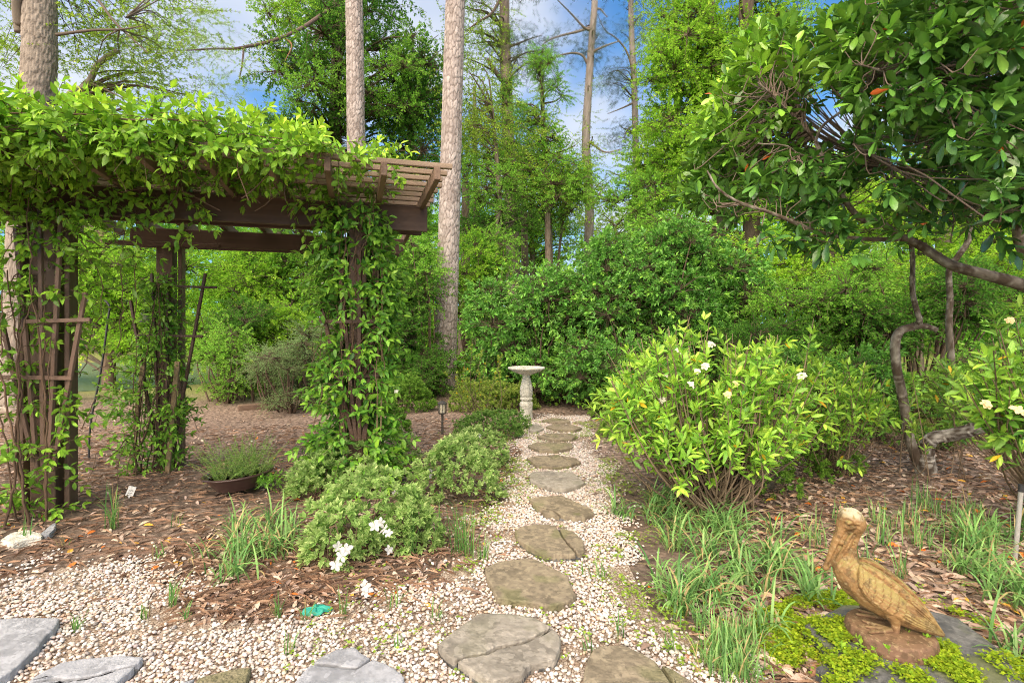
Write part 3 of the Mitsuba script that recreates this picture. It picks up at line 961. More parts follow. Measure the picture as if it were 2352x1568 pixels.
def crown(parent, rng, kind, centres, r, name='crown', limb_from=None, limb_r=.03, squash=1.0, tilt=.35, limb_col=(.12, .095, .07), limbs=True):
    """A crown: leaf clumps at the centres, with limbs from the trunk."""
    k = pkey(parent, name)
    names = CLUMPS[kind]
    lm = MB()
    for n, c in enumerate(centres):
        g = names[int(rng.integers(len(names)))]
        s = r * rng.uniform(.60, 1.35)
        M = T4().translate(c.tolist()).rotate([0, 0, 1], float(rng.uniform(0, 360))).rotate([1, 0, 0], float(rng.normal(0, 22 * tilt / .35))).scale([s, s, s * squash * rng.uniform(.85, 1.15)])
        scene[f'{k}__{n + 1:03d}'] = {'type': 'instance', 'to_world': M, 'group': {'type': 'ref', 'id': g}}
        if limbs:
            mv, mf = CLUMPS[g].mesh()
            mm = np.array(M.matrix)
            lm.add(mv @ mm[:3, :3].T + mm[:3, 3], mf, CLUMPS[g].col() * .9)
        if limb_from is not None and limbs:
            tr = np.asarray(limb_from, float)
            d = np.linalg.norm(tr - c, axis=1) + .5 * np.maximum(0, tr[:, 2] - c[2] + .4)
            b = tr[int(np.argmin(d))]
            mid = b * .45 + c * .55 + A(0, 0, .12 * np.linalg.norm(c - b)) + rng.normal(0, .1, 3)
            cc = spline([b, mid, c], 7)
            v, f = tube(cc, np.linspace(limb_r, limb_r * .3, 7), 5, cap=False)
            lm.add(v, f, np.asarray(limb_col) * rng.uniform(.8, 1.2))
    if limbs and lm.n:
        part(parent, 'limbs', lm.mesh(), 'mat_rough', smooth=True, color=lm.col(), kind='stuff')
    return k


def trunk_line(px, Y):
    return [P(x, y, Y if len(p) == 2 else p[2]) for p in px for x, y in [p[:2]]]


def tree(name, label, cat, trunk, Y, radii, bark, blobs, seed, group=None, sides=20, lo=(.07, .05, .038), hi=(.26, .21, .165), n=90, ground=True, limb_r=.035, sub=None):
    """trunk: (x, y[, distance]) points of the photograph from the foot up; blobs: (clump kind, n, clump radius, cx, cy, rx, ry, distance, depth[, squash])."""
    rng = RNG(seed)
    key = thing(name, label, cat, group)
    line = None
    if trunk:
        line = [P(p[0], p[1], p[2] if len(p) > 2 else Y) for p in trunk]
        rr = np.interp(np.linspace(0, 1, len(line)), np.linspace(0, 1, len(radii)), radii)
        if ground:
            g = down_to_ground(line)
            line = [g] + line
            rr = np.r_[rr[0] * 1.3, rr]
        v, f, c = bark_tube(line, rr, n, sides, bark, lo, hi, seed)
        part(key, 'trunk', (v, f), 'mat_rough', smooth=True, color=c)
        line = spline(np.array(line), 24)
    for b in blobs:
        kind, cnt, r, cx, cy, rx, ry, BY, dY = b[:9]
        cs = in_blob(rng, cnt, cx, cy, rx, ry, BY, dY)
        crown(key, rng, kind, cs, r, squash=b[9] if len(b) > 9 else 1.0, limb_from=line, limb_r=limb_r)
    return key, line


def limb(parent, px, r0, r1, col=(.20, .165, .13), n=16, name='limb', sides=7):
    p = spline([P(*a) for a in px], n)
    v, f = tube(p, np.linspace(r0, r1, n), sides)
    part(parent, name, (v, f), 'mat_rough', smooth=True, color=col)
    return p


# ---- foreground trunks with detailed bark
PINE_LO, PINE_HI = (.15, .115, .10), (.56, .495, .47)


def pine(label, px, Y, radii, n, sides, seed, cell):
    k = thing('pine_tree', label, 'pine tree', 'tall bare pines')
    line = [P(x, y, Y) for x, y in px]
    g = down_to_ground(line)
    rr = np.interp(np.linspace(0, 1, len(line)), np.linspace(0, 1, len(radii)), radii)
    v, f, c = bark_tube([g] + line, np.r_[rr[0] * 1.12, rr], n, sides, 'plates', PINE_LO, PINE_HI, seed, cell, .014)
    part(k, 'trunk', (v, f), 'mat_rough', smooth=True, color=c)
    return k, line


pine1, ln1 = pine('tall bare pine trunk in front of the woods, standing beyond the black path light', [(1021, 885), (1025, 740), (1032, 500), (1040, 200), (1046, 0), (1052, -220), (1060, -700)], 12.0, [.262, .225, .20], 760, 96, 3, (.085, .19))
pine2, ln2 = pine('slimmer bare pine trunk rising behind the vines of the pergola roof', [(826, 880), (822, 600), (818, 330), (815, 100), (812, -100), (806, -600)], 13.2, [.235, .215, .19], 620, 84, 8, (.085, .19))
for k, line, s in ((pine1, ln1, 31), (pine2, ln2, 32)):
    rng = RNG(s)
    top = line[-1]
    cs = top + rng.normal(size=(12, 3)) * A(1.6, 1.6, 1.1) + A(0, 0, .6)
    crown(k, rng, 'needle', cs, 1.3, limb_from=np.array([top - A(0, 0, .8), top, top + A(0, 0, 1)]), limb_r=.05)

k = thing('oak_tree', 'thick grey barked oak at far left, its trunk rising above the vine', 'oak tree')
line = [P(38, 925, 9.9), P(48, 700, 9.9), P(62, 400, 9.9), P(88, 180, 9.9), P(91, 60, 9.9), P(90, -60, 9.9), P(86, -300, 9.9), P(70, -640, 9.9)]
v, f, c = bark_tube([down_to_ground(line)] + line, [.34, .26, .245, .25, .262, .255, .255, .24, .20], 420, 96, 'ridges', (.10, .08, .065), (.42, .36, .30), 5, (.045, .055), .017)
part(k, 'trunk', (v, f), 'mat_rough', smooth=True, color=c)
limb(k, [(45, 60, 9.8), (40, 20, 9.7), (38, -20, 9.6), (20, -120, 9.4)], .09, .07)
limb(k, [(42, 75, 9.78), (39, 40, 9.76), (41, -10, 9.7)], .06, .06)
limb(k, [(95, -120, 9.8), (215, -10, 9.4), (262, 50, 9.2), (310, 95, 9.1), (340, 122, 9.0)], .032, .008, (.12, .095, .075))
limb(k, [(130, 80, 9.7), (210, 70, 9.3), (275, 68, 9.0), (330, 60, 8.8)], .03, .008, (.12, .095, .075))
rng = RNG(77)
oakline = np.array([P(90, -60, 9.9), P(86, -300, 9.9), P(95, -120, 9.8), P(290, 40, 9.0), P(390, 105, 8.8), P(275, 68, 9.0), P(60, -160, 9.9)])
for cx, cy, rx, ry, n, r in [(250, 40, 150, 80, 15, .85), (330, 120, 100, 60, 10, .75), (15, 80, 50, 130, 10, .8), (190, 150, 60, 40, 4, .6), (430, 30, 60, 50, 5, .6), (60, -420, 260, 80, 12, 1.4)]:
    crown(k, rng, 'airy', in_blob(rng, n, cx, cy, rx, ry, 10.9, .7), r, limb_from=oakline, limb_r=.014, squash=.8)

k, ln = tree('crape_myrtle', 'pale limbed young tree beside the oak with thin airy foliage', 'tree', [(150, 900, 11), (152, 500, 11), (155, 232, 11)], 11, [.12, .09, .075], 'smooth',
             [('airy', 7, .8, 300, 180, 110, 60, 11.6, .8, .8), ('airy', 4, .7, 420, 215, 60, 40, 11.4, .6, .8)], 21, lo=(.20, .17, .14), hi=(.36, .32, .27))
limb(k, [(155, 236, 11), (165, 212, 11), (195, 200, 11), (212, 175, 11), (222, 152, 11), (245, 132, 11), (270, 116, 11)], .07, .05, (.30, .26, .21))
limb(k, [(205, 190, 11), (240, 205, 10.8), (290, 230, 10.6)], .03, .012, (.15, .12, .09))

# ---- the big dark evergreen behind the pergola, with its overhanging branch
k, ln = tree('evergreen_tree', 'large dark evergreen behind the two pine trunks, with a branch reaching left over the pergola', 'tree',
             [(775, 870, 16.5), (768, 500, 16.5), (772, 200, 16.5), (778, -80, 16.5)], 16.5, [.24, .20, .14], 'ridges',
             [('deep', 36, 1.1, 790, 120, 190, 200, 16.4, 2.4), ('deep', 18, 1.1, 930, 250, 80, 160, 16.0, 1.5), ('deep', 16, 1.0, 660, 320, 110, 80, 15.6, 1.6),
              ('fresh', 7, .9, 700, 200, 120, 130, 15.0, .8), ('fresh', 8, .9, 900, 130, 110, 140, 14.6, .8), ('deep', 16, 1.2, 820, -120, 200, 80, 16.4, 2.4)], 51, lo=(.06, .045, .035), hi=(.20, .16, .13), limb_r=.05)
limb(k, [(772, 10, 16), (720, 48, 13), (680, 72, 11.5), (620, 96, 10.5), (540, 112, 10), (500, 112, 9.8), (428, 116, 9.6)], .055, .010, (.12, .085, .07), 20)
limb(k, [(560, 108, 10.1), (556, 150, 10), (548, 190, 10)], .02, .006, (.12, .085, .07))
limb(k, [(650, 85, 11), (670, 105, 11), (655, 140, 11)], .025, .008, (.30, .17, .09))
rng = RNG(15)
crown(k, rng, 'airy', np.array([P(x, y, 9.8) for x, y in [(470, 95), (500, 130), (530, 165), (545, 200), (440, 112), (590, 120), (470, 30), (520, 60), (490, 190), (560, 225)]]), .45, squash=.7)
crown(k, rng, 'bright', np.array([P(x, y, 8.2) for x, y in [(590, -10), (645, 10), (690, 0), (620, 35), (665, 45)]]), .42)

# ---- vine clad pine, broadleaf trees and thin trunks of the middle
k, ln = tree('vine_clad_pine', 'pine trunk wrapped in leafy creeper right of the big pine', 'pine tree', [(1178, 640, 19), (1172, 420, 19), (1165, 240, 19), (1160, 100, 19), (1158, -60, 19), (1155, -250, 19)], 19, [.24, .20, .15], 'plates',
             [('fresh', 14, .55, 1166, 220, 16, 190, 18.8, .3), ('needle', 10, .75, 1200, 120, 70, 60, 19, 1.2), ('airy', 10, .9, 1120, 90, 70, 90, 18.5, 1.2), ('needle', 10, 1.1, 1140, -60, 110, 60, 19, 1.5), ('airy', 7, .8, 1080, 40, 50, 70, 18.5, 1)], 61, lo=PINE_LO, hi=(.40, .32, .26), limb_r=.04)
limb(k, [(1162, 192, 19), (1148, 178, 18.6), (1128, 150, 18.2), (1120, 135, 18)], .10, .05, (.22, .17, .13))
limb(k, [(1158, -20, 18.5), (1130, 30, 18), (1100, 50, 17.8), (1072, 70, 17.6)], .06, .02, (.16, .12, .09))

tree('sweetgum_tree', 'leafy bright green tree with a pointed top left of the bare pine', 'tree', [(1262, 640, 17), (1258, 480, 17), (1250, 330, 17), (1244, 190, 17)], 17, [.13, .10, .05], 'ridges',
     [('fresh', 17, .7, 1240, 300, 75, 120, 16.8, 1.1), ('fresh', 7, .55, 1262, 180, 36, 60, 16.8, .6), ('fresh', 14, .8, 1250, 440, 110, 80, 16.6, 1.4), ('airy', 16, .8, 1210, 350, 80, 110, 16.0, .7), ('fresh', 7, .5, 1240, 150, 12, 40, 16.8, .3), ('airy', 12, .8, 1300, 390, 45, 80, 16.5, .8)], 71)
tree('sweetgum_tree', 'slender mid green tree with a dark bent stem just right of the big pine', 'tree', [(1142, 690, 15), (1138, 600, 15), (1146, 500, 15), (1144, 400, 15), (1130, 250, 15)], 15, [.11, .09, .04], 'ridges',
     [('fresh', 14, .7, 1130, 430, 70, 110, 15, 1.1), ('airy', 16, .75, 1110, 300, 50, 90, 15, .9), ('deep', 9, .7, 1150, 520, 90, 70, 15.6, 1.0), ('airy', 12, .8, 1090, 240, 40, 110, 15, .8)], 72)
for i, (px, Y, r, lab) in enumerate([
    ([(1180, 620), (1178, 540), (1176, 440)], 21, .26, 'broad grey trunk with no low branches, second to the right of the big pine'),
    ([(1206, 640), (1205, 560), (1203, 460)], 20, .15, 'dark thin trunk standing right of the broad grey trunk'),
    ([(1262, 690), (1259, 600), (1258, 490)], 16, .10, 'thin straight trunk below the bright pointed tree'),
    ([(1064, 760), (1068, 600), (1070, 420)], 22, .20, 'brown trunk peeping out close to the right side of the big pine'),
    ([(1280, 670), (1283, 600), (1290, 520)], 18, .05, 'spindly sapling stem between the thin trunk and the bare pine')]):
    tree('background_tree', lab, 'tree', px, Y, [r, r * .9, r * .8], 'ridges', [('fresh', 8, .9, px[-1][0], px[-1][1] - 90, 60, 60, Y, 1.2)], 200 + i, group='trunks in the woods behind', lo=(.09, .065, .05), hi=(.30, .24, .19), n=60)

BARE = dict(lo=(.15, .125, .115), hi=(.38, .335, .315))
k, ln = tree('bare_pine', 'tall nearly bare grey pine with crooked dead limbs against the sky', 'pine tree', [(1350, 660, 20), (1352, 560, 20), (1354, 470, 20), (1346, 330, 20), (1352, 200, 20), (1360, 80, 20), (1366, 0, 20), (1370, -150, 20)], 20, [.19, .17, .15, .12, .11], 'ridges',
             [('airy', 7, .45, 1352, 280, 30, 200, 20, .4), ('needle', 9, .55, 1350, 90, 40, 60, 20, .6), ('airy', 9, .7, 1360, 430, 55, 70, 19.6, .7), ('needle', 8, .9, 1368, -90, 70, 60, 20, 1)], 81, **BARE, limb_r=.03)
for a in ([(1358, 72, 20), (1340, 62, 19.8), (1310, 30, 19.5), (1280, 0, 19)], [(1358, 62, 20), (1330, 72, 19.8), (1290, 82, 19.5), (1262, 92, 19.3), (1245, 104, 19.2)], [(1350, 148, 20), (1338, 128, 19.9), (1315, 122, 19.8), (1285, 128, 19.6), (1265, 138, 19.5)],
          [(1347, 318, 20), (1365, 334, 19.8), (1392, 350, 19.6), (1430, 342, 19.6)], [(1356, 122, 20), (1390, 106, 19.8), (1425, 94, 19.6)], [(1362, 40, 20), (1375, 20, 20), (1395, 40, 20)], [(1352, 470, 20), (1330, 450, 19.8), (1305, 430, 19.6)], [(1356, 480, 20), (1375, 450, 19.8), (1385, 420, 19.7)]):
    limb(k, a, .055, .016, (.24, .19, .155))
rng = RNG(90)
crown(k, rng, 'needle', np.array([P(x, y, 19.4) for x, y in [(1290, 70), (1262, 60), (1275, 20), (1250, 95), (1310, 55), (1330, 100), (1270, 140), (1300, 150)]]), .26)
k, ln = tree('bare_pine', 'thinner grey pine with sparse needle tufts right of the bare one', 'pine tree', [(1460, 620, 21), (1461, 480, 21), (1460, 330, 21), (1456, 180, 21), (1450, 60, 21), (1448, -120, 21)], 21, [.14, .12, .10], 'ridges',
             [('needle', 10, .55, 1412, 190, 34, 50, 20.6, .6), ('needle', 8, .5, 1436, 310, 40, 40, 20.8, .5), ('needle', 7, .5, 1440, 60, 40, 60, 21, .6), ('needle', 8, .9, 1450, -70, 60, 50, 21, 1)], 82, **BARE, limb_r=.025)
for a in ([(1455, 170, 21), (1440, 120, 20.8), (1415, 88, 20.6), (1390, 70, 20.5), (1370, 30, 20.4)], [(1458, 235, 21), (1430, 248, 20.8), (1395, 262, 20.6)], [(1460, 285, 21), (1440, 300, 20.8), (1432, 325, 20.8)], [(1458, 400, 21), (1420, 402, 20.8), (1398, 392, 20.7)]):
    limb(k, a, .045, .012, (.20, .16, .13))

for i, (lab, px, Y, r, blobs) in enumerate([
    ('hazy far tree behind the big pine on its right', [(1095, 640), (1092, 420), (1090, 200)], 24, .14, [('airy', 20, 1.2, 1090, 330, 60, 190, 24, 1.6), ('fresh', 16, 1.2, 1110, 520, 70, 90, 24, 1.4)]),
    ('hazy far tree filling the middle under the pointed bright tree', [(1225, 650), (1222, 560), (1220, 460)], 25, .15, [('fresh', 26, 1.25, 1210, 520, 120, 90, 25, 2), ('airy', 14, 1.2, 1300, 520, 60, 80, 25, 1.5)]),
    ('hazy far tree low between the two grey bare pines', [(1410, 640), (1412, 580), (1415, 520)], 26, .12, [('airy', 16, 1.1, 1415, 535, 75, 55, 26, 1.6), ('fresh', 9, 1.0, 1500, 500, 50, 60, 24, 1.2)]),
    ('leafy tree showing between the two big pine trunks', [(950, 800), (945, 500), (940, 250)], 20, .15, [('fresh', 22, 1.1, 940, 420, 80, 160, 20, 1.6), ('airy', 12, 1.0, 985, 200, 40, 160, 20, 1)]),
    ('fine leaved tree hanging into the top edge right of the grey pines', [(1560, 700), (1555, 300), (1550, -60)], 18, .12, [('airy', 22, 1.0, 1540, 70, 70, 150, 18, 1.2), ('bright', 12, .9, 1500, 330, 40, 120, 17.5, .8)])]):
    tree('woodland_tree', lab, 'tree', px, Y, [r, r * .85, r * .5], 'ridges', blobs, 330 + i, group='trees filling the woods behind', lo=(.09, .07, .05), hi=(.28, .23, .18), n=50)

# ---- the wall of green right of the sky gap
tree('broadleaf_tree', 'tall bright green tree bounding the sky gap on its right', 'tree', [(1645, 760, 15), (1648, 400, 15), (1640, 120, 15), (1625, -60, 15), (1615, -240, 15)], 15, [.16, .14, .11], 'ridges',
     [('bright', 30, .85, 1600, 90, 100, 130, 14.6, 1.3), ('bright', 30, .85, 1570, 330, 90, 150, 14.2, 1.3), ('fresh', 20, .9, 1650, 240, 90, 170, 15.2, 1.2), ('fresh', 18, .8, 1480, 470, 90, 60, 14.6, 1.1), ('bright', 10, .6, 1520, 110, 40, 110, 14.4, .8), ('bright', 12, 1.0, 1600, -80, 160, 60, 14.6, 1.6)], 91, lo=(.06, .045, .035), hi=(.20, .155, .12), limb_r=.04)
tree('broadleaf_tree', 'dark trunked tree behind the magnolia leaves, its trunk showing again above the gardenias', 'tree', [(1724, 760, 12.5), (1724, 620, 12.5), (1726, 480, 12.5), (1716, 200, 12.5), (1714, 0, 12.5), (1716, -220, 12.5)], 12.5, [.20, .185, .17, .15], 'ridges',
     [('bright', 22, .8, 1780, 120, 120, 120, 12.6, 1.3), ('bright', 24, .85, 1700, 360, 130, 130, 12.0, 1.2), ('fresh', 18, .8, 1560, 560, 120, 60, 12.6, 1.1), ('bright', 12, .9, 1740, -60, 140, 50, 12.6, 1.4)], 92, lo=(.055, .040, .030), hi=(.17, .125, .095), n=140, sides=32, limb_r=.04)
for i, a in enumerate([('understory_tree', 'low yellow green tree with layered sprays seen through the magnolia branches', [(1900, 760, 11.5), (1905, 560, 11.5), (1890, 420, 11.5)], [('glow', 34, .8, 1890, 470, 190, 120, 11.5, 1.4, .7), ('glow', 20, .75, 1800, 600, 130, 60, 11, 1.0, .7)]),
                       ('understory_tree', 'yellow green tree behind the twin upright magnolia stems', [(2110, 760, 12.5), (2120, 520, 12.5), (2125, 330, 12.5)], [('glow', 36, .9, 2110, 450, 170, 130, 12.5, 1.5, .7), ('glow', 24, .85, 2080, 640, 190, 70, 12, 1.2, .7)]),
                       ('understory_tree', 'yellow green tree at the right edge beyond the magnolia trunk', [(2330, 800, 12), (2340, 520, 12), (2350, 330, 12)], [('glow', 36, .9, 2350, 420, 160, 160, 12, 1.5, .7), ('glow', 24, .85, 2330, 640, 150, 90, 11.5, 1.2, .7)])]):
    tree(a[0], a[1], 'tree', a[2], 12, [.10, .08, .05], 'ridges', a[3], 300 + i, group='yellow green understory trees')
tree('background_tree', 'grey furrowed trunk standing free right of the magnolia stems', 'tree', [(2168, 780, 15), (2168, 500, 15), (2166, 270, 15), (2164, -60, 15)], 15, [.21, .19, .17], 'ridges', [('fresh', 16, 1.0, 2160, 60, 200, 120, 15, 1.6)], 310, group='trunks in the woods behind', lo=(.10, .075, .06), hi=(.32, .26, .21))

# ---- shrubs of the middle distance
def shrub(name, label, cat, seed, blobs, group=None, stem=None):
    rng = RNG(seed)
    key = thing(name, label, cat, group)
    cs_all = []
    for b in blobs:
        kind, cnt, r, cx, cy, rx, ry, BY, dY = b[:9]
        cs = in_blob(rng, cnt, cx, cy, rx, ry, BY, dY)
        cs = cs[cs[:, 2] > .12]
        cs_all.append((kind, cs, r, b[9] if len(b) > 9 else 1.0))
        low = cs[rng.permutation(len(cs))[:max(4, int(.45 * len(cs)))]].copy()
        low[:, 2] = gz(low[:, 0], low[:, 1]) + rng.uniform(.2, .65, len(low))
        cs_all.append((kind, low, r * .85, .8))
    allc = np.vstack([c[1] for c in cs_all])
    foot = A(allc[:, 0].mean(), allc[:, 1].mean(), 0)
    base = np.array([A(foot[0] + dx, foot[1] + dy, float(gz(foot[0] + dx, foot[1] + dy)) - .05) for dx, dy in ((-.25, 0), (.2, .1), (.02, -.2), (-.05, .2), (.45, 0), (-.5, .1))])
    for kind, cs, r, sq in cs_all:
        crown(key, rng, kind, cs, r, name='foliage', limb_from=base, limb_r=.022, squash=sq, limb_col=(.13, .09, .065))
    return key


shrub('hedge_shrub', 'glossy dark green shrub mass behind the bird bath', 'shrub', 401, [('hedge', 34, .62, 1190, 760, 130, 115, 10.6, .9), ('hedge', 22, .6, 1300, 720, 110, 110, 10.2, .8), ('hedge', 14, .55, 1270, 850, 150, 55, 9.8, .6)])
shrub('hedge_shrub', 'tall glossy shrub topping out under the sky gap, right of the bird bath', 'shrub', 402, [('hedge', 36, .62, 1480, 690, 150, 130, 9.6, .9), ('hedge', 18, .55, 1540, 570, 110, 50, 9.8, .7), ('hedge', 20, .55, 1460, 840, 150, 70, 8.8, .6), ('hedge', 12, .5, 1420, 590, 60, 40, 9.8, .5)])
shrub('hedge_shrub', 'glossy shrub between the tall one and the dark trunk', 'shrub', 403, [('hedge', 24, .6, 1650, 680, 120, 110, 10.0, .8), ('hedge', 14, .55, 1600, 770, 120, 60, 9.2, .6)])
shrub('young_maple', 'pale yellow green feathery bush right beside the big pine trunk', 'shrub', 404, [('bright', 22, .55, 1085, 650, 45, 120, 12.8, .6), ('fresh', 16, .6, 1120, 600, 60, 80, 13.2, .7)])
shrub('cedar_shrub', 'dull green cedar like shrub between the vine post and the big pine', 'shrub', 405, [('deep', 26, .65, 930, 760, 75, 150, 11.0, .7), ('fresh', 22, .6, 930, 620, 85, 90, 11.2, .7), ('deep', 12, .5, 965, 850, 50, 50, 10.4, .5)])
shrub('evergreen_shrub', 'dark shrub in shade right of the bent magnolia stem', 'shrub', 406, [('deep', 22, .6, 2030, 740, 110, 60, 8.6, .8), ('deep', 22, .6, 2230, 690, 130, 70, 8.4, .8), ('fresh', 16, .55, 2010, 660, 120, 50, 8.8, .7)])
shrub('evergreen_shrub', 'mid green shrub behind the gardenias, below the yellow green sprays', 'shrub', 407, [('fresh', 26, .6, 1860, 730, 130, 70, 9.0, .8), ('deep', 16, .55, 1800, 800, 140, 50, 8.0, .6)])
shrub('lawn_edge_shrub', 'leafy green bush filling the gap behind the smaller gardenia', 'shrub', 411, [('fresh', 16, .42, 1850, 880, 110, 60, 7.0, .5), ('hedge', 10, .42, 1790, 850, 90, 40, 7.4, .4)])
shrub('lawn_edge_shrub', 'glossy low bush left of the bent magnolia stem at lawn level', 'shrub', 412, [('hedge', 14, .42, 1985, 880, 70, 60, 6.9, .4)])
shrub('lawn_edge_shrub', 'leafy bush behind the low ringed magnolia trunk', 'shrub', 413, [('fresh', 16, .42, 2230, 880, 120, 60, 7.0, .5), ('hedge', 12, .42, 2320, 840, 90, 60, 7.2, .4)])
shrub('yellow_shrub', 'yellow green mounded shrub seen through the pergola', 'shrub', 408, [('bright', 24, .6, 630, 745, 80, 55, 12.5, .9), ('bright', 14, .55, 560, 770, 60, 50, 12.0, .7)])
shrub('grey_juniper', 'grey green mounded shrub left of the front right post', 'shrub', 409, [('grey', 26, .5, 660, 830, 80, 50, 9.6, .7, .8), ('grey', 10, .45, 740, 800, 50, 70, 9.8, .5, .8)])
shrub('azalea_thicket', 'low open shrub with visible stems beyond the rear post', 'shrub', 410, [('fresh', 18, .5, 520, 800, 60, 50, 10.5, .6), ('deep', 12, .5, 560, 740, 60, 40, 11.2, .6)])
tree('pondside_tree', 'bright tree by the pond filling the left opening of the pergola', 'tree', [(250, 850, 15), (252, 700, 15), (240, 560, 15), (225, 380, 15)], 15, [.16, .13, .09], 'ridges',
     [('bright', 40, 1.0, 290, 640, 170, 110, 15, 1.6), ('bright', 26, 1.0, 130, 600, 120, 130, 15.4, 1.4), ('bright', 20, .9, 380, 780, 130, 60, 14, 1.2), ('bright', 18, 1.0, 60, 760, 90, 60, 17, 1.4)], 95, lo=(.08, .055, .04), hi=(.24, .17, .12))
tree('pondside_tree', 'leafy green tree seen under the rear beam of the pergola', 'tree', [(640, 830, 17), (640, 640, 17), (645, 480, 17)], 17, [.15, .12, .08], 'ridges',
     [('bright', 26, .95, 560, 640, 90, 80, 16.5, 1.5), ('fresh', 34, 1.0, 660, 610, 110, 90, 17, 1.6), ('fresh', 14, .9, 760, 660, 70, 80, 16, 1)], 96)

# ---- far off wood: one mass
woods = thing('distant_woods', 'far off mixed woodland closing the view behind all the trees', 'woods', kind='stuff')
rng = RNG(500)
n = 0
for a in np.linspace(-72, 72, 120):
    if -60 < a:
        for row, (R_, top) in enumerate(((30, 7.5), (40, 11.0), (50, 13.0)) if a < -24 else ((30, 7.5), (40, 11.0))):
            ang = math.radians(a + rng.normal(0, 1.0))
            rr = R_ * rng.uniform(.92, 1.12)
            xD = CX + math.tan(ang) * FD
            gap = 1.0 - .55 * math.exp(-((xD - 1380) / 110) ** 2) - .30 * math.exp(-((xD - 700) / 60) ** 2)
            x, y = rr * math.sin(ang), rr * math.cos(ang)
            if ((x - POND[0]) / POND[2]) ** 2 + ((y - POND[1]) / POND[3]) ** 2 < 1.25:
                continue
            h = top * gap * rng.uniform(.8, 1.15)
            for z in np.arange(.8, h, 2.1):
                kind = ('bright', 'fresh', 'deep', 'fresh', 'bright')[int(rng.integers(5))]
                g = CLUMPS[kind][int(rng.integers(4))]
                s = rng.uniform(1.7, 2.5)
                n += 1
                M = T4().translate([x + rng.normal(0, .9), y + rng.normal(0, .9), float(gz(x, y)) + z + rng.normal(0, .4)]).rotate([0, 0, 1], float(rng.uniform(0, 360))).scale([s, s, s])
                scene[f'{woods}__{n:03d}'] = {'type': 'instance', 'to_world': M, 'group': {'type': 'ref', 'id': g}}
# ------------------------------------------------------------------ jasmine on the pergola
VINE = [(.12, .28, .035), (.19, .40, .045), (.28, .52, .05), (.09, .21, .035)]
VINE_TIP = (.52, .74, .05)
VINE_STEM = (.115, .075, .05)


def roof_bump(t, s):
    b = meshkit.fbm(np.stack([t * 1.1, s * 1.1, 0 * t + 2.2], -1), 3, 61)
    fade = np.clip((-.45 - t) / .9, 0, 1)
    return (.05 + .22 * np.clip(b - .22, 0, 1) * (1 - .25 * np.clip((s - .6) / 1.0, 0, 1))) * fade


def vine(label, p0, d, L, seed, leaf=.092, K=6, most=300, extra_stems=None, up_bias=.75, droop=.28, species='jasmine', tip=VINE_TIP, cols=VINE, bloom=0, spread=66, group='jasmine vines on the pergola', cut=False):
    rng = RNG(seed)
    key = thing('jasmine_vine', label, 'climbing vine', group)
    pos, xd, nd, size, age, mid = shoots(rng, p0, d, L, K, leaf, pair=2, spread=spread, droop=droop, up_bias=up_bias, jit=.42, taper=.2)
    if cut:
        rel = pos[:, :2] - R0
        tt, ss = rel @ A(*E1), rel @ A(*E2)
        zmin = np.where(ss < -.25, 2.50 + .06 * np.sin(tt * 5) - .10 * np.clip((-tt - 2.7) / .5, 0, 1), 2.66)
        k = (pos[:, 2] + .4 * xd[:, 2] * size > zmin) | (rng.uniform(size=len(pos)) < .04)
        pos, xd, nd, size, age = pos[k], xd[k], nd[k], size[k], age[k]
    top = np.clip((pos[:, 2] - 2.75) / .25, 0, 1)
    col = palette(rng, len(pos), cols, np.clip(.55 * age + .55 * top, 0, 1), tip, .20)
    m = MB()
    v, f, c = stems(mid, .0032, VINE_STEM)
    m.add(v, f, c)
    for e, r in (extra_stems or []):
        v, f = tube(e, r, 6, cap=False)
        m.add(v, f, A(*VINE_STEM) * rng.uniform(.8, 1.5))
    part(key, 'stems', m.mesh(), 'mat_rough', smooth=True, color=m.col(), kind='stuff')
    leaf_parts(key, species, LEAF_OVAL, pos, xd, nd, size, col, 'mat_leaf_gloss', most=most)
    if bloom:
        k = rng.choice(len(pos), bloom, replace=False)
        for q in k:
            fl = star_flower(rng, .020, 5)
            part(key, 'flower', (fl[0] + pos[q] + rng.normal(0, .02, 3), fl[1]), 'mat_petal', smooth=False, color=(.86, .85, .76))
    return key


def star_flower(rng, r, n, width=.34, cup=.35):
    """An open flower of n separate petals round a short tube, facing a random way towards the viewer and up."""
    ax = unit(A(rng.normal(0, .5), -1 + rng.normal(0, .3), .8 + rng.normal(0, .3)))
    u = unit(np.cross(ax, A(.3, .2, .9)))
    w = np.cross(ax, u)
    m = MB()
    for k in range(n):
        a = 2 * np.pi * (k + rng.uniform(-.12, .12)) / n
        x = unit(math.cos(a) * u + math.sin(a) * w + cup * ax * rng.uniform(.4, 1.3))
        v, f, c = scatter(leaf_proto([(.2, .12), (.55, width), (.85, width * .75)], .25, .30), np.zeros((1, 3)), x[None], (ax - .5 * x)[None], A(r * rng.uniform(.85, 1.15)), np.ones((1, 3)), 0)
        m.add(v, f)
    return m.mesh()


def wander(rng, pts, n, amp):
    c = spline(pts, n)
    w = np.cumsum(rng.normal(0, amp, (n, 3)), 0)
    return c + w - np.linspace(0, 1, n)[:, None] * w[-1]


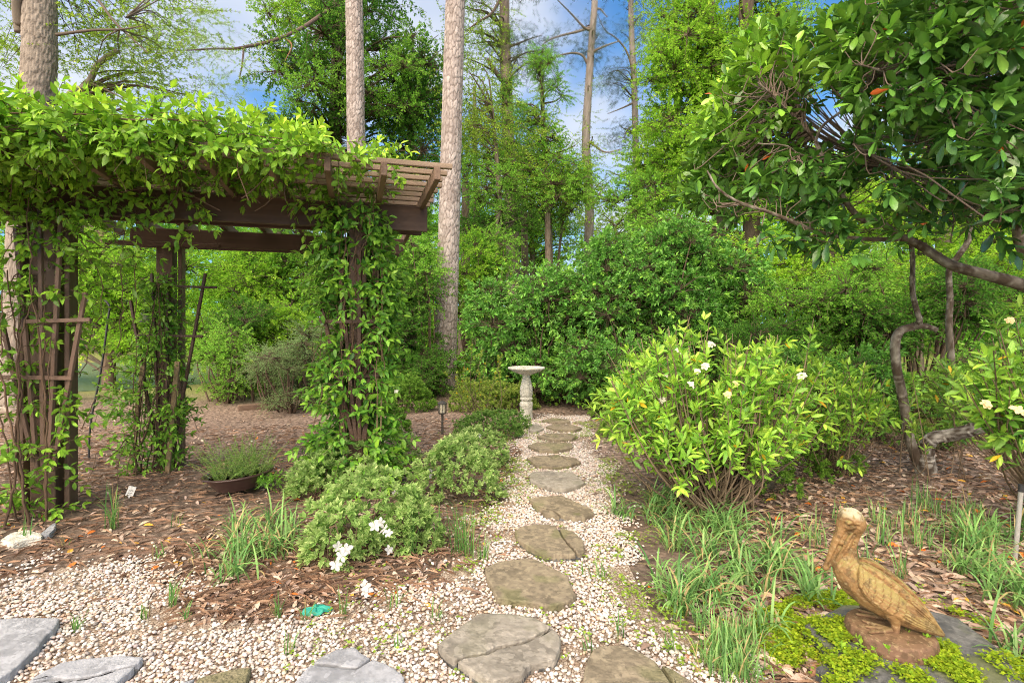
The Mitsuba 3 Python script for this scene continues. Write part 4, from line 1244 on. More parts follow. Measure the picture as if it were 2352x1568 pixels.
# the roof
rng = RNG(600)
N = 1500
t = -.40 - 4.1 * rng.uniform(size=N) ** .95
s = -1.05 + 2.75 * rng.uniform(size=N) ** 1.35
h = roof_bump(t, s) * rng.uniform(-.1, 1.0, N) ** .6 if False else roof_bump(t, s) * rng.uniform(0.0, 1.0, N)
z = ZT + .14 - .033 * (s + 1) + h
base = np.stack([R0[0] + E1[0] * t + E2[0] * s, R0[1] + E1[1] * t + E2[1] * s, z], 1)
d = rng.normal(size=(N, 3)) * A(1, 1, .35) + A(.05, -.25, .35)
thin_out = (rng.uniform(size=N) < np.clip((-.40 - t + .35 * np.clip(s, 0, 1)) / 1.5, .08, 1)) & ~((s > .3) & (rng.uniform(size=N) < .35))
p_roof, d_roof, L_roof = base[thin_out], d[thin_out], rng.uniform(.14, .34, N)[thin_out]
# tall single shoots against the sky
N = 70
t, s = rng.uniform(-4.2, -.7, N), rng.uniform(-1.0, -.2, N)
b2 = np.stack([R0[0] + E1[0] * t + E2[0] * s, R0[1] + E1[1] * t + E2[1] * s, ZT + .14 + .7 * roof_bump(t, s)], 1)
p_roof, d_roof, L_roof = np.vstack([p_roof, b2]), np.vstack([d_roof, rng.normal(size=(N, 3)) * .3 + A(0, 0, 1)]), np.r_[L_roof, rng.uniform(.22, .40, N)]
N = 190
t, s = rng.uniform(-1.9, -.42, N), rng.uniform(-.75, .9, N)
b2 = np.stack([R0[0] + E1[0] * t + E2[0] * s, R0[1] + E1[1] * t + E2[1] * s, ZT + .13 + .30 * rng.uniform(size=N) ** 1.3 * np.clip((-.25 - t) / .5, .3, 1)], 1)
p_roof, d_roof, L_roof = np.vstack([p_roof, b2]), np.vstack([d_roof, rng.normal(size=(N, 3)) * .6 + A(.1, 0, .6)]), np.r_[L_roof, rng.uniform(.14, .30, N)]
# curtain in front: from the rafter tips down, deepest at the left
N = 900
t = -.35 - 4.0 * rng.uniform(size=N) ** .9
s = -1.08 + rng.uniform(0, 1.0, N) ** 1.5 * 1.05
drop = (.02 + .10 * np.clip((-t - .3) / 1.5, 0, 1) + .16 * np.clip((-t - 2.6) / .7, 0, 1)) * (.45 + 1.0 * meshkit.fbm(np.stack([t * 2.2, s * 1.5, t * 0], -1), 3, 62))
z = ZT + .16 - drop * rng.uniform(0, 1, N)
b3 = np.stack([R0[0] + E1[0] * t + E2[0] * s, R0[1] + E1[1] * t + E2[1] * s, z], 1)
k3 = rng.uniform(size=N) < np.clip((-.5 - t) / 2.6, .06, 1)
p_roof, d_roof, L_roof = np.vstack([p_roof, b3[k3]]), np.vstack([d_roof, (rng.normal(size=(N, 3)) * A(.9, .6, .5) + A(0, -.45, -.05))[k3]]), np.r_[L_roof, rng.uniform(.12, .30, N)[k3]]
# trailing over the beam's face
tp_, td_, tl_ = [], [], []
for xa, xb, ya, yb, n in [(190, 330, 440, 475, 12), (330, 440, 425, 480, 12), (225, 330, 430, 500, 7), (40, 170, 420, 560, 30), (400, 470, 470, 560, 8), (0, 100, 380, 460, 24), (640, 780, 380, 450, 16), (690, 780, 450, 540, 14), (780, 900, 340, 390, 14), (880, 960, 320, 390, 14)]:
    x, y = rng.uniform(xa, xb, n), rng.uniform(ya, yb, n)
    tt = np.array([ray_t(q, -.08) for q in x])
    Yq = np.array([onp(a, -.08, 0)[1] for a in tt]) if xa < 860 else np.array([onp(a, -.3, 0)[1] for a in tt])
    b4 = np.array([P(a, b, c - .05) for a, b, c in zip(x, y, Yq)])
    tp_.append(b4)
    td_.append(rng.normal(size=(n, 3)) * A(.8, .3, .5) + A(.1, -.35, -.25))
    tl_.append(rng.uniform(.10, .22, n))
ext = []
for q in range(60):
    t = rng.uniform(-4.2, -.5)
    a = onp(t, rng.uniform(-1, .6), ZT + .18)
    ext.append((wander(rng, [a, a + E1v * rng.uniform(-.5, .5) + A(0, -.05, .06), a + E1v * rng.uniform(-1.1, 1.1) - E2v * rng.uniform(-.3, .4) + A(0, 0, rng.uniform(-.12, .08))], 14, .012), rng.uniform(.003, .008)))
for q in range(34):
    t = rng.uniform(-4.0, -.4)
    a = onp(t, rng.uniform(-1, -.15), ZT + .12)
    ext.append((wander(rng, [a, a + A(rng.normal(0, .06), -.03, -.16), a + A(rng.normal(0, .14), -.04, -.34 * rng.uniform(.5, 1.2))], 9, .008), rng.uniform(.0018, .004)))
vine('mass of bright jasmine covering the slatted roof of the pergola', p_roof, d_roof, L_roof, 601, extra_stems=ext, most=300, bloom=26, cut=True)
vine('sparse jasmine sprigs trailing down the face of the front beam', np.vstack(tp_), np.vstack(td_), np.concatenate(tl_), 603, K=3, most=160)


def post_vine(label, x_top, y_top, x_bot, y_bot, Y, r_prof, n, seed, leaf=.085, twist=7, most=200, bloom=0, cols=VINE, tip=VINE_TIP, keep_front=1.0, lift=.0):
    """Leafy shoots round a post between two points of the photograph; r_prof: (height fraction from the foot, radius)."""
    rng = RNG(seed)
    foot, head = P(x_bot, y_bot, Y), P(x_top, y_top, Y)
    foot[2] = float(gz(foot[0], foot[1]))
    u = rng.uniform(0, 1, n)
    rr = np.interp(u, [a for a, _ in r_prof], [b for _, b in r_prof])
    dens = rr / rr.max()
    u = u[rng.uniform(size=n) < .25 + .75 * dens]
    rr = np.interp(u, [a for a, _ in r_prof], [b for _, b in r_prof])
    n = len(u)
    th = rng.uniform(0, 2 * np.pi, n)
    rad = rr * rng.uniform(.35, 1, n)
    c = foot + (head - foot) * u[:, None]
    lump = meshkit.fbm(np.stack([np.cos(th) * 1.2, np.sin(th) * 1.2, u * 7], -1), 3, seed % 60)
    ok = (lump > .40) & (rng.uniform(size=n) < np.where(np.sin(th) < -.5, keep_front, 1))
    c, th, rad, n = c[ok], th[ok], rad[ok], int(ok.sum())
    out = np.stack([np.cos(th), np.sin(th), 0 * th], 1)
    p0 = c + out * rad[:, None] * .75
    d = out + rng.normal(size=(n, 3)) * .55 + A(0, -.1, .15 + lift)
    ext = []
    for q in range(twist):
        ph, tw = rng.uniform(0, 6.28), rng.uniform(-1.2, 1.2)
        uu = np.linspace(0, rng.uniform(.7, 1), 40)
        rad = .05 + .06 * rng.uniform() + .05 * np.interp(uu, [a for a, _ in r_prof], [b for _, b in r_prof])
        pp = foot + (head - foot) * uu[:, None] + np.stack([np.cos(ph + tw * 4 * uu) * rad, np.sin(ph + tw * 4 * uu) * rad - .06, 0 * uu], 1)
        ext.append((pp + np.cumsum(rng.normal(0, .006, pp.shape), 0) * A(1, 1, .3), np.linspace(.009, .004, 40) * rng.uniform(.6, 1.3)))
    for q in range(twist * 3):
        b = foot + (head - foot) * rng.uniform(.05, .9)
        a = rng.uniform(0, 6.28)
        o = A(math.cos(a), math.sin(a) - .3, 0) * np.interp(.4, [x for x, _ in r_prof], [y for _, y in r_prof])
        ext.append((wander(rng, [b + o * .2, b + o * .8 + A(0, 0, .15), b + o * 1.05 + A(0, 0, -.05 + rng.normal(0, .15))], 10, .010), rng.uniform(.002, .0045)))
    return vine(label, p0, d, rng.uniform(.10, .26, n), seed + 1, leaf=leaf, K=4, most=most, extra_stems=ext, bloom=bloom, cols=cols, tip=tip, species=f'jasmine')


post_vine('jasmine climbing the front left pergola post and its trellis', 104, 430, 95, 1170, YL - .05, [(0, .10), (.1, .22), (.3, .26), (.5, .28), (.7, .30), (.85, .36), (1, .45)], 300, 610,   .082, 3, 240, keep_front=.14)
post_vine('loose jasmine strand between the front left post and the left picture edge', 20, 520, 30, 1170, YL - .12, [(0, .10), (.3, .18), (.6, .20), (1, .22)], 110, 614, .082, 4, 120)
post_vine('jasmine wound round the rear pergola post, dense at mid height', 372, 640, 345, 1085, YB - .02, [(0, .16), (.2, .34), (.38, .50), (.5, .36), (.62, .13), (1, .05)], 1000, 620, .076, 8, 120, cols=[(.16, .36, .05), (.24, .47, .06), (.11, .27, .045)], keep_front=.30, lift=.2)
post_vine('dense jasmine clothing the front right pergola post down to the soil', 815, 480, 815, 1075, YR + .02, [(0, .42), (.12, .46), (.3, .30), (.5, .34), (.7, .40), (.85, .34), (1, .16)], 1750, 630, .098, 5, 260, bloom=14, keep_front=.25, cols=[(.06, .19, .035), (.11, .30, .045), (.17, .40, .05), (.045, .14, .03)])
# loose strands hanging between roof and rear post
rng = RNG(640)
n = 34
x, y = rng.uniform(170, 330, n), rng.normal(600, 60, n)
p0 = np.array([P(a, b, c) for a, b, c in zip(x, np.clip(y, 470, 760), rng.uniform(4.1, 4.9, n))])
ext = [(wander(rng, [P(160, 520, 4.1), P(260, 560, 4.3), P(330, 520, 4.5)], 14, .02), .004), (wander(rng, [P(290, 500, 4.3), P(290, 640, 4.4), P(270, 800, 4.4)], 14, .02), .004),
       (wander(rng, [P(250, 540, 4.2), P(310, 560, 4.3), P(300, 760, 4.5)], 14, .02), .004), (wander(rng, [P(200, 560, 4.2), P(230, 700, 4.3), P(180, 860, 4.3)], 14, .02), .004)]
vine('open jasmine strands dangling under the beam between left and rear posts', p0, rng.normal(size=(n, 3)) * A(1, .6, .7), rng.uniform(.10, .24, n), 641, leaf=.085, K=3, most=120, extra_stems=ext, cols=[(.14, .34, .045), (.22, .46, .05)])

# ------------------------------------------------------------------ the magnolia at the right
MAG_LO, MAG_HI = (.085, .062, .045), (.36, .33, .28)
MAG = thing('magnolia_tree', 'spreading glossy leaved magnolia with crooked stems filling the upper right', 'magnolia tree')
B = [  # points (x, y, distance) and radii
    ('trunk', [(2128, 1082, 5.3), (2126, 1040, 5.3), (2140, 1008, 5.25), (2185, 998, 5.15), (2240, 984, 5.0), (2310, 952, 4.8), (2370, 915, 4.6), (2450, 850, 4.3)], [.13, .10, .085, .082, .082, .08, .078, .075], 200, 40),
    ('trunk', [(2450, 850, 4.3), (2500, 770, 4.2), (2450, 700, 4.15), (2352, 656, 4.1), (2272, 633, 4.1), (2182, 607, 4.15), (2114, 564, 4.2), (2064, 541, 4.25), (2020, 510, 4.3), (1984, 506, 4.3), (1956, 481, 4.3), (1930, 443, 4.3), (1909, 407, 4.25), (1891, 367, 4.2), (1873, 324, 4.2)], [.07, .068, .066, .064, .058, .052, .046, .042, .036, .034, .030, .026, .024, .021, .018], 220, 24),
    ('branch', [(1873, 324, 4.2), (1862, 310, 4.2), (1815, 266, 4.1), (1786, 230, 4.0), (1740, 190, 3.9)], [.017, .007], 40, 12),
    ('branch', [(1873, 324, 4.2), (1891, 288, 4.1), (1948, 245, 4.0), (1977, 216, 3.9), (2020, 173, 3.8), (2090, 110, 3.6)], [.016, .007], 50, 12),
    ('branch', [(1891, 367, 4.2), (1876, 367, 4.15), (1833, 353, 4.0), (1804, 335, 3.9), (1740, 330, 3.8)], [.014, .006], 40, 12),
    ('branch', [(2064, 541, 4.25), (2053, 550, 4.2), (1948, 546, 4.1), (1876, 532, 4.0), (1822, 510, 3.95), (1768, 488, 3.9), (1696, 464, 3.85), (1649, 432, 3.8), (1624, 392, 3.8)], [.026, .020, .008], 80, 14),
    ('branch', [(2352, 540, 3.9), (2330, 518, 3.9), (2254, 490, 3.9), (2164, 446, 3.9), (2107, 396, 3.9), (2049, 382, 3.85), (1999, 356, 3.8), (1960, 330, 3.75)], [.034, .024, .012], 80, 14),
    ('branch', [(2290, 340, 3.8), (2272, 356, 3.8), (2182, 346, 3.8), (2107, 328, 3.8), (2028, 313, 3.8), (1960, 290, 3.8)], [.016, .008], 50, 12),
    ('branch', [(2262, 200, 3.6), (2236, 184, 3.6), (2157, 178, 3.55), (2056, 169, 3.5), (1980, 150, 3.5)], [.018, .009], 50, 12),
    ('trunk', [(2420, 640, 3.9), (2352, 578, 3.85), (2337, 520, 3.8), (2333, 432, 3.75), (2308, 360, 3.7), (2279, 288, 3.7), (2258, 216, 3.65), (2236, 151, 3.6), (2260, 60, 3.5), (2270, -60, 3.5)], [.05, .046, .044, .040, .038, .034, .030, .026, .022, .02], 140, 20),
    ('branch', [(2333, 432, 3.75), (2370, 300, 3.6), (2400, 180, 3.5)], [.03, .02], 30, 12),
    ('branch', [(2236, 151, 3.6), (2180, 100, 3.5), (2140, 40, 3.4), (2130, -40, 3.4)], [.018, .010], 30, 10),
    ('trunk', [(2114, 1080, 5.35), (2090, 1010, 5.3), (2080, 950, 5.3), (2071, 900, 5.3), (2060, 848, 5.25), (2056, 790, 5.2), (2068, 760, 5.2), (2103, 748, 5.15), (2112, 735, 5.1), (2106, 715, 5.1), (2096, 668, 5.1), (2096, 596, 5.05), (2091, 542, 5.0), (2090, 480, 5.0), (2080, 440, 4.9), (2049, 388, 4.8)], [.07, .062, .060, .058, .056, .056, .052, .048, .036, .034, .031, .029, .027, .024, .02, .015], 240, 24),
    ('branch', [(2100, 749, 5.15), (2130, 750, 5.1), (2152, 758, 5.08)], [.040, .032], 24, 16),
    ('trunk', [(2190, 900, 5.9), (2180, 758, 5.8), (2182, 686, 5.8), (2180, 622, 5.75), (2200, 589, 5.7), (2225, 550, 5.65), (2229, 497, 5.6), (2243, 432, 5.6), (2247, 360, 5.5), (2240, 281, 5.4), (2230, 180, 5.3)], [.052, .046, .042, .040, .040, .038, .034, .032, .028, .024, .018], 160, 20),
    ('branch', [(2120, 490, 5.0), (2126, 420, 4.9), (2132, 330, 4.7)], [.014, .008], 24, 10),
]
MAGLINES = []
for nm, pts, rad, n, sd in B:
    p = np.array([P(*a) for a in pts])
    r = np.interp(np.linspace(0, 1, len(p)), np.linspace(0, 1, len(rad)), rad) * .74
    if pts[0][1] > 1000:
        p = np.vstack([A(p[0][0], p[0][1], -.12), p])
        r = np.r_[r[0] * 1.5, r]
    v, f, c = bark_tube(p, r, n, sd, 'smooth', MAG_LO if len(MAGLINES) else (.075, .058, .045), MAG_HI if len(MAGLINES) else (.62, .60, .55), 700 + len(MAGLINES))
    part(MAG, nm, (v, f), 'mat_rough', smooth=True, color=c, label='low leaning trunk ringed with white lichen' if len(MAGLINES) == 0 else None)
    MAGLINES.append(spline(np.c_[p, r], 60))
magpts = np.vstack([m[10:, :3] for m in MAGLINES])

canopy = Polygon([(1600, 350), (1650, 210), (1700, 105), (1790, 60), (1880, 90), (1930, 40), (1990, -10), (2060, -90), (2500, -90), (2500, 470), (2340, 520), (2240, 440), (2150, 330), (2060, 310), (1995, 350), (1960, 420), (1900, 440), (1985, 520), (1935, 560), (1760, 545), (1650, 480), (1560, 440), (1575, 400)])
rng = RNG(710)
tips = []
while len(tips) < 820:
    x, y = rng.uniform(1540, 2500), rng.uniform(-90, 580)
    if not canopy.contains(Point(x, y)):
        continue
    if (y < 250 and x > 2050 and rng.uniform() < .25) or meshkit.noise(A(x / 85, y / 70, 3.3), 4) < .30:
        continue
    if y > 250 and 1700 < x and rng.uniform() < .55:
        continue
    front = 3.05 + 1.5 * np.clip((2150 - x) / 600, -.15, 1)
    tips.append(P(x, y, front + rng.uniform(0, 1.7) ** 1.15))
for x, y, Y in [(2040, 552, 3.9), (1900, 566, 3.9), (1920, 545, 3.9), (1952, 590, 3.9), (1762, 545, 3.8), (2300, 550, 3.4), (2340, 420, 3.3), (2215, 530, 3.5)] + [(rng.uniform(2000, 2330), rng.uniform(330, 500), rng.uniform(3.5, 4.6)) for _ in range(46)]:
    tips.append(P(x, y, Y))
tips = np.array(tips)
dd = np.linalg.norm(tips[:, None] - magpts[None], axis=2)
near_i = dd.argmin(1)
root = magpts[near_i]
tw = MB()
tipdir = unit(unit(tips - root) * .8 + rng.normal(0, .45, tips.shape) + A(-.05, -.1, .42))
for a, b, d0 in zip(root, tips, tipdir):
    ln = np.linalg.norm(b - a)
    m = (a * .55 + b * .45) + A(0, 0, -.06 * ln) + rng.normal(0, .03, 3)
    q = b - d0 * min(.16, ln * .3)
    v, f = tube(spline([a, m, q, b], 9), np.linspace(.0035 + .0035 * min(ln, 1.2), .0028, 9), 4, cap=False)
    tw.add(v, f, A(.17, .13, .10) * rng.uniform(.7, 1.4))
part(MAG, 'twigs', tw.mesh(), 'mat_rough', smooth=True, color=tw.col())
side = unit(tipdir + rng.normal(0, .6, tipdir.shape))
allp = np.vstack([tips, tips - tipdir * .10 + rng.normal(0, .03, tips.shape)])
pos, xd, nd, size, age, mid = shoots(rng, allp, np.vstack([tipdir, side]), rng.uniform(.05, .13, len(allp)), 2, .140, pair=4, spread=66, droop=.1, s0=.45, up_bias=.85, jit=.30, taper=.1)
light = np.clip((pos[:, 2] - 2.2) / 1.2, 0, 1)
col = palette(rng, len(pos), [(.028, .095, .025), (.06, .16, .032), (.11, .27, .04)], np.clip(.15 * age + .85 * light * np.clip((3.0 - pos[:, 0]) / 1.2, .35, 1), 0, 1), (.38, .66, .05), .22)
red = rng.uniform(size=len(pos)) < .006
col[red] = A(.55, .12, .03)
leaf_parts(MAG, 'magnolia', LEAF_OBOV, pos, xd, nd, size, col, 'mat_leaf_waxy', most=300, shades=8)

# ------------------------------------------------------------------ gardenias
GARD = [(.13, .35, .05), (.21, .46, .06), (.29, .55, .07), (.09, .26, .045)]


def gardenia(label, foot, tips_px, seed, leaf, most, flowers, name='gardenia_shrub', cols=GARD, tip=(.46, .66, .08), yellow=.018, stem_r=.008, K=3, pair=4, nper=1.0, proto=LEAF_LONG, mat='mat_leaf_gloss', cat='shrub', group=None):
    """Upright stems from the foot to the tips, leaves in whorls along the upper part of each."""
    rng = RNG(seed)
    key = thing(name, label, cat, group)
    m = MB()
    st, dr = [], []
    for tp in tips_px:
        f0 = foot + A(rng.normal(0, .10), rng.normal(0, .10), 0)
        f0[2] = float(gz(f0[0], f0[1])) - .03
        mid = f0 * .5 + tp * .5 + A(rng.normal(0, .06), rng.normal(0, .06), -.03 + rng.normal(0, .04)) + (tp - f0) * A(.10, .10, -.02)
        c = spline([f0, mid, tp], 12)
        v, f = tube(c, np.linspace(stem_r, .003, 12), 5, cap=False)
        m.add(v, f, A(.21, .155, .105) * rng.uniform(.6, 1.3))
        st.append(c[9 if rng.uniform() < .6 else 8])
        dr.append(unit(c[11] - c[8]))
        for _ in range(int(rng.poisson(1.1 * nper))):
            i = int(rng.integers(6, 11))
            st.append(c[i])
            dr.append(unit(unit(c[11] - c[6]) + rng.normal(0, .7, 3)))
    st, dr = np.array(st), np.array(dr)
    L = rng.uniform(.12, .26, len(st))
    pos, xd, nd, size, age, mid = shoots(rng, st, dr + A(0, -.05, .25), L, K, leaf, pair=pair, spread=58, droop=.08, s0=.3, up_bias=.7, jit=.35, taper=.1)
    v, f, c = stems(mid, .003, (.22, .24, .10))
    m.add(v, f, c)
    part(key, 'stems', m.mesh(), 'mat_rough', smooth=True, color=m.col(), kind='stuff')
    col = palette(rng, len(pos), cols, age, tip, .18)
    y = rng.uniform(size=len(pos)) < yellow
    col[y] = A(.78, .50, .04) * rng.uniform(.8, 1.1, (int(y.sum()), 1))
    leaf_parts(key, name, proto, pos, xd, nd, size, col, mat, most=most)
    for x, y, Y, r, old in flowers:
        p = P(x, y, Y)
        for ring, (sc, cup) in enumerate(((.85, .15), (.6, .7))):
            fv, ff = star_flower(rng, r * sc, 6, .36, cup)
            part(key, 'flower', (fv + p, ff), 'mat_petal', smooth=False, color=(.76, .74, .62) if not old else (.84, .68, .38), label=None if not old else 'yellowed faded bloom')
    return key


def tips_in(rng, poly, n, Ya, Yb):
    pg = Polygon(poly)
    x0, y0, x1, y1 = pg.bounds
    out = []
    while len(out) < n:
        x, y = rng.uniform(x0, x1), rng.uniform(y0, y1)
        if pg.contains(Point(x, y)):
            out.append(P(x, y, rng.uniform(Ya, Yb)))
    return np.array(out)


rng = RNG(720)
tp = np.vstack([tips_in(rng, [(1390, 870), (1440, 790), (1520, 755), (1600, 775), (1700, 760), (1740, 735), (1800, 760), (1850, 850), (1880, 960), (1780, 1060), (1640, 1080), (1520, 1040), (1430, 960)], 215, 3.7, 5.0),
                tips_in(rng, [(1500, 980), (1780, 980), (1740, 1110), (1560, 1120)], 24, 3.7, 4.2), tips_in(rng, [(1385, 880), (1470, 850), (1500, 1000), (1420, 1010)], 34, 4.3, 5.0), tips_in(rng, [(1370, 800), (1500, 700), (1850, 690), (1960, 860), (1900, 1040), (1380, 1020)], 40, 3.8, 5.4)])
gardenia('lush yellow green gardenia with white blooms right of the pebble path', G(1640, 1175), tp, 721, .098, 300,
         [(1588, 882, 3.7, .036, 0), (1600, 852, 3.8, .036, 0), (1530, 865, 4.0, .03, 0), (1672, 905, 3.65, .034, 1), (1690, 880, 3.7, .03, 1), (1842, 862, 3.8, .04, 0), (1560, 805, 4.1, .04, 0), (1632, 790, 4.2, .045, 0), (1620, 840, 4.0, .04, 0), (1520, 918, 3.9, .035, 0)], stem_r=.010)
tp = tips_in(rng, [(1780, 850), (1860, 800), (1960, 810), (2040, 850), (2060, 930), (1980, 1030), (1830, 1040)], 110, 4.6, 5.8)
gardenia('smaller gardenia behind and right of the white flowering one', G(1900, 1080), tp, 722, .095, 150, [(1850, 905, 4.6, .04, 1)], yellow=.02)
rng = RNG(725)
tp = np.vstack([tips_in(rng, [(2190, 860), (2260, 760), (2370, 700), (2520, 700), (2520, 900), (2340, 925), (2230, 910)], 90, 2.9, 3.8), tips_in(rng, [(2100, 830), (2160, 790), (2230, 850), (2210, 920), (2120, 900)], 26, 5.4, 6.0)])
gardenia('tall gardenia at the right edge with two faded cream flowers', G(2480, 1190), tp, 726, .115, 220, [(2266, 928, 2.9, .040, 1), (2338, 942, 2.75, .044, 1), (2320, 735, 3.3, .034, 1)], cols=[(.09, .24, .05), (.16, .36, .06), (.24, .46, .07), (.07, .19, .05)], yellow=.012)
tp = tips_in(rng, [(1950, 960), (2130, 930), (2330, 950), (2330, 1010), (2060, 1030)], 50, 5.7, 6.6)
gardenia('dark leaved low shrub around the feet of the magnolia stems', G(2160, 1030), tp, 728, .085, 100, [], name='leafy_shrub', cols=[(.06, .18, .04), (.12, .30, .05), (.17, .38, .055)], yellow=0)
for i, (fx, fy, tps, lab) in enumerate([(2098, 1096, [(2092, 840), (2100, 900), (2090, 960), (2104, 1000)], 'slim sapling with paired leaves before the bent magnolia stem'),
                                        (2178, 1092, [(2186, 870), (2178, 930), (2190, 960)], 'slim reddish stemmed sapling right of the bent magnolia stem')]):
    tp = np.array([P(x, y, G(fx, fy)[1] - .02) for x, y in tps])
    gardenia(lab, G(fx, fy), tp, 740 + i, .085, 40, [], name='sapling', cols=[(.20, .40, .06), (.28, .48, .07)], yellow=.03, stem_r=.006, pair=2, K=4, cat='sapling', group='saplings by the magnolia')

# bare trunked low azalea stems with yellow green whorls near the bird bath
rng = RNG(730)
tp = np.array([P(x, y, Y) for x, y, Y in [(1085, 775, 7.0), (1068, 830, 7.0), (1048, 872, 7.0), (1100, 845, 7.1), (1120, 815, 7.2), (1145, 850, 7.1), (1090, 880, 7.0), (1130, 880, 7.0), (1032, 862, 7.0), (1110, 800, 7.2), (1150, 820, 7.2), (1060, 870, 6.9), (1140, 910, 7.0), (1075, 910, 6.9), (1165, 885, 7.2)]])
gardenia('leggy yellow green azalea with bare stems left of the bird bath', G(1112, 985), tp, 731, .045, 0, [], name='leggy_azalea', cols=[(.26, .42, .06), (.36, .50, .08), (.20, .36, .05)], tip=(.50, .56, .12), yellow=.05, stem_r=.006, pair=5, K=4, nper=2.2, proto=LEAF_FOUR, mat='mat_leaf', cat='azalea')


# ------------------------------------------------------------------ azalea mounds
ROS = (np.array([(0, 0, 0), (.5, -.20, .07), (.5, .20, .07), (1, 0, -.03)], float), np.array([(0, 3, 1), (0, 2, 3)]), np.zeros(4))


def mound(label, px, seed, n, leaf, cols, tip, blooms=(), name='azalea', cat='azalea', group='low azalea mounds', pale_edge=True):
    """px: a list of lobes (x, y of the foot's middle, half width, height) in metres on the ground. Rosettes over each lobe, twigs inside."""
    rng = RNG(seed)
    key = thing(name, label, cat, group)
    P0, D0 = [], []
    tw = MB()
    for (cx, cy), hw, hh, hd in px:
        c = A(cx, cy, float(gz(cx, cy)))
        k = int(n * hw * (hh + .4 * hd))
        u = unit(rng.normal(size=(k, 3)) * A(1, 1, .9) + A(0, -.1, .45))
        u[:, 2] = np.abs(u[:, 2])
        lump = meshkit.fbm(u * 2.4 + seed, 3, seed % 50)
        r = (.78 + .50 * (lump - .35)) * rng.uniform(.80, 1.05, k)
        P0.append(c + u * r[:, None] * A(hw, hd, hh) + A(0, 0, .02))
        D0.append(u * A(.8, .8, .5) + rng.normal(0, .28, (k, 3)) + A(0, 0, .5))
        for a in range(16):
            b = c + unit(rng.normal(size=3) + A(0, 0, .9)) * A(hw, hd, hh) * rng.uniform(.5, .9)
            v, f = tube(spline([c + rng.normal(0, .03, 3) - A(0, 0, .03), (c + b) / 2 + rng.normal(0, .04, 3), b], 7), np.linspace(.008, .003, 7), 5, cap=False)
            tw.add(v, f, A(.14, .10, .07) * rng.uniform(.7, 1.3))
    p0, d = np.vstack(P0), np.vstack(D0)
    pos, xd, nd, size, age, mid = shoots(rng, p0, d, rng.uniform(.02, .05, len(p0)), 2, leaf, pair=5, spread=64, droop=0, s0=.5, up_bias=1.0, jit=.35, taper=.15)
    nd = nd + np.repeat(np.r_[[0]], 1) + A(0, -.1, .3)
    col = palette(rng, len(pos), cols, age, tip, .20)
    v, f, c = scatter(LEAF_FOUR, pos, xd, nd, size, col, mid_gain=-.25 if pale_edge else .1)
    part(key, 'foliage', (v, f), 'mat_leaf', smooth=False, color=c, kind='stuff')
    part(key, 'twigs', tw.mesh(), 'mat_rough', smooth=True, color=tw.col(), kind='stuff')
    for x, y, Y, r in blooms:
        fv, ff = star_flower(rng, r, 5, .33, .5)
        part(key, 'flower', (fv * .85 + P(x, y, Y), ff), 'mat_petal', smooth=False, color=(.62, .62, .62))
    return key


def lobe(x, y, hw_px, h_px, depth=1.0):
    """A lobe whose foot's front is at row y: half width and height in photograph pixels."""
    g = G(x, y)
    hw = hw_px * g[1] / FD
    return (g[0] * (1 + hw * depth / g[1]), g[1] + hw * depth), hw * (1 + hw * depth / g[1]), h_px * g[1] / FD * 1.08, hw * depth


AZ, AZT = [(.28, .50, .12), (.38, .58, .18), (.20, .38, .09)], (.62, .76, .32)
mound('compact pale edged azalea in front of the path light', [lobe(1050, 1172, 112, 150, .8), lobe(1090, 1090, 85, 90, .8)], 801, 1050, .054, AZ, AZT, [(985, 1092, 4.6, .035), (988, 1080, 4.65, .03), (1128, 1110, 4.6, .03)])
mound('broad pale edged azalea in the left foreground with white blooms', [lobe(850, 1300, 165, 190, .7), lobe(780, 1320, 95, 130, .7), lobe(940, 1285, 85, 105, .7)], 802, 850, .054, AZ, AZT,
      [(772, 1298, 3.0, .045), (795, 1262, 3.05, .045), (785, 1275, 3.0, .045), (776, 1255, 3.05, .035), (885, 1215, 3.25, .045), (862, 1208, 3.25, .045), (875, 1200, 3.3, .04), (893, 1224, 3.2, .035), (893, 1262, 3.1, .035), (908, 1132, 3.9, .04), (842, 1358, 2.75, .04), (838, 1345, 2.75, .035)])
mound('pale edged azalea behind the broad one, left of the mulch gap', [lobe(800, 1160, 130, 120, .7), lobe(890, 1075, 80, 75, .7), lobe(725, 1165, 75, 95, .7)], 803, 900, .054, AZ, AZT)
mound('low azalea beside the path at the foot of the leggy one', [lobe(1120, 1018, 90, 60, .7), lobe(1180, 990, 40, 40, .7)], 804, 1900, .042, [(.13, .30, .07), (.20, .40, .09)], (.36, .52, .15), [(1100, 1000, 6.0, .04)])
mound('yellowish azalea round the foot of the big pine', [lobe(1100, 950, 70, 75, .7), lobe(1180, 945, 60, 60, .7)], 805, 1500, .05, [(.24, .40, .07), (.32, .46, .09)], (.48, .56, .16))
mound('low green bush between the vine post and the path light', [lobe(925, 950, 80, 85, .7), lobe(890, 1010, 60, 70, .7)], 806, 1500, .052, [(.14, .33, .05), (.22, .42, .07)], (.36, .55, .10))
mound('low bush at the right foot of the gardenia hedge', [lobe(1850, 1120, 70, 60, .7), lobe(1930, 1100, 60, 55, .7), lobe(1790, 1150, 50, 50, .7)], 807, 900, .044, [(.15, .36, .05), (.24, .46, .07)], (.36, .56, .10), name='seedling_patch', cat='seedlings', group=None)
mound('low leafy edging along the left side of the gardenia', [lobe(1440, 1010, 70, 80, .7), lobe(1400, 965, 50, 60, .7)], 808, 1700, .048, [(.20, .40, .06), (.28, .48, .08)], (.42, .58, .12))


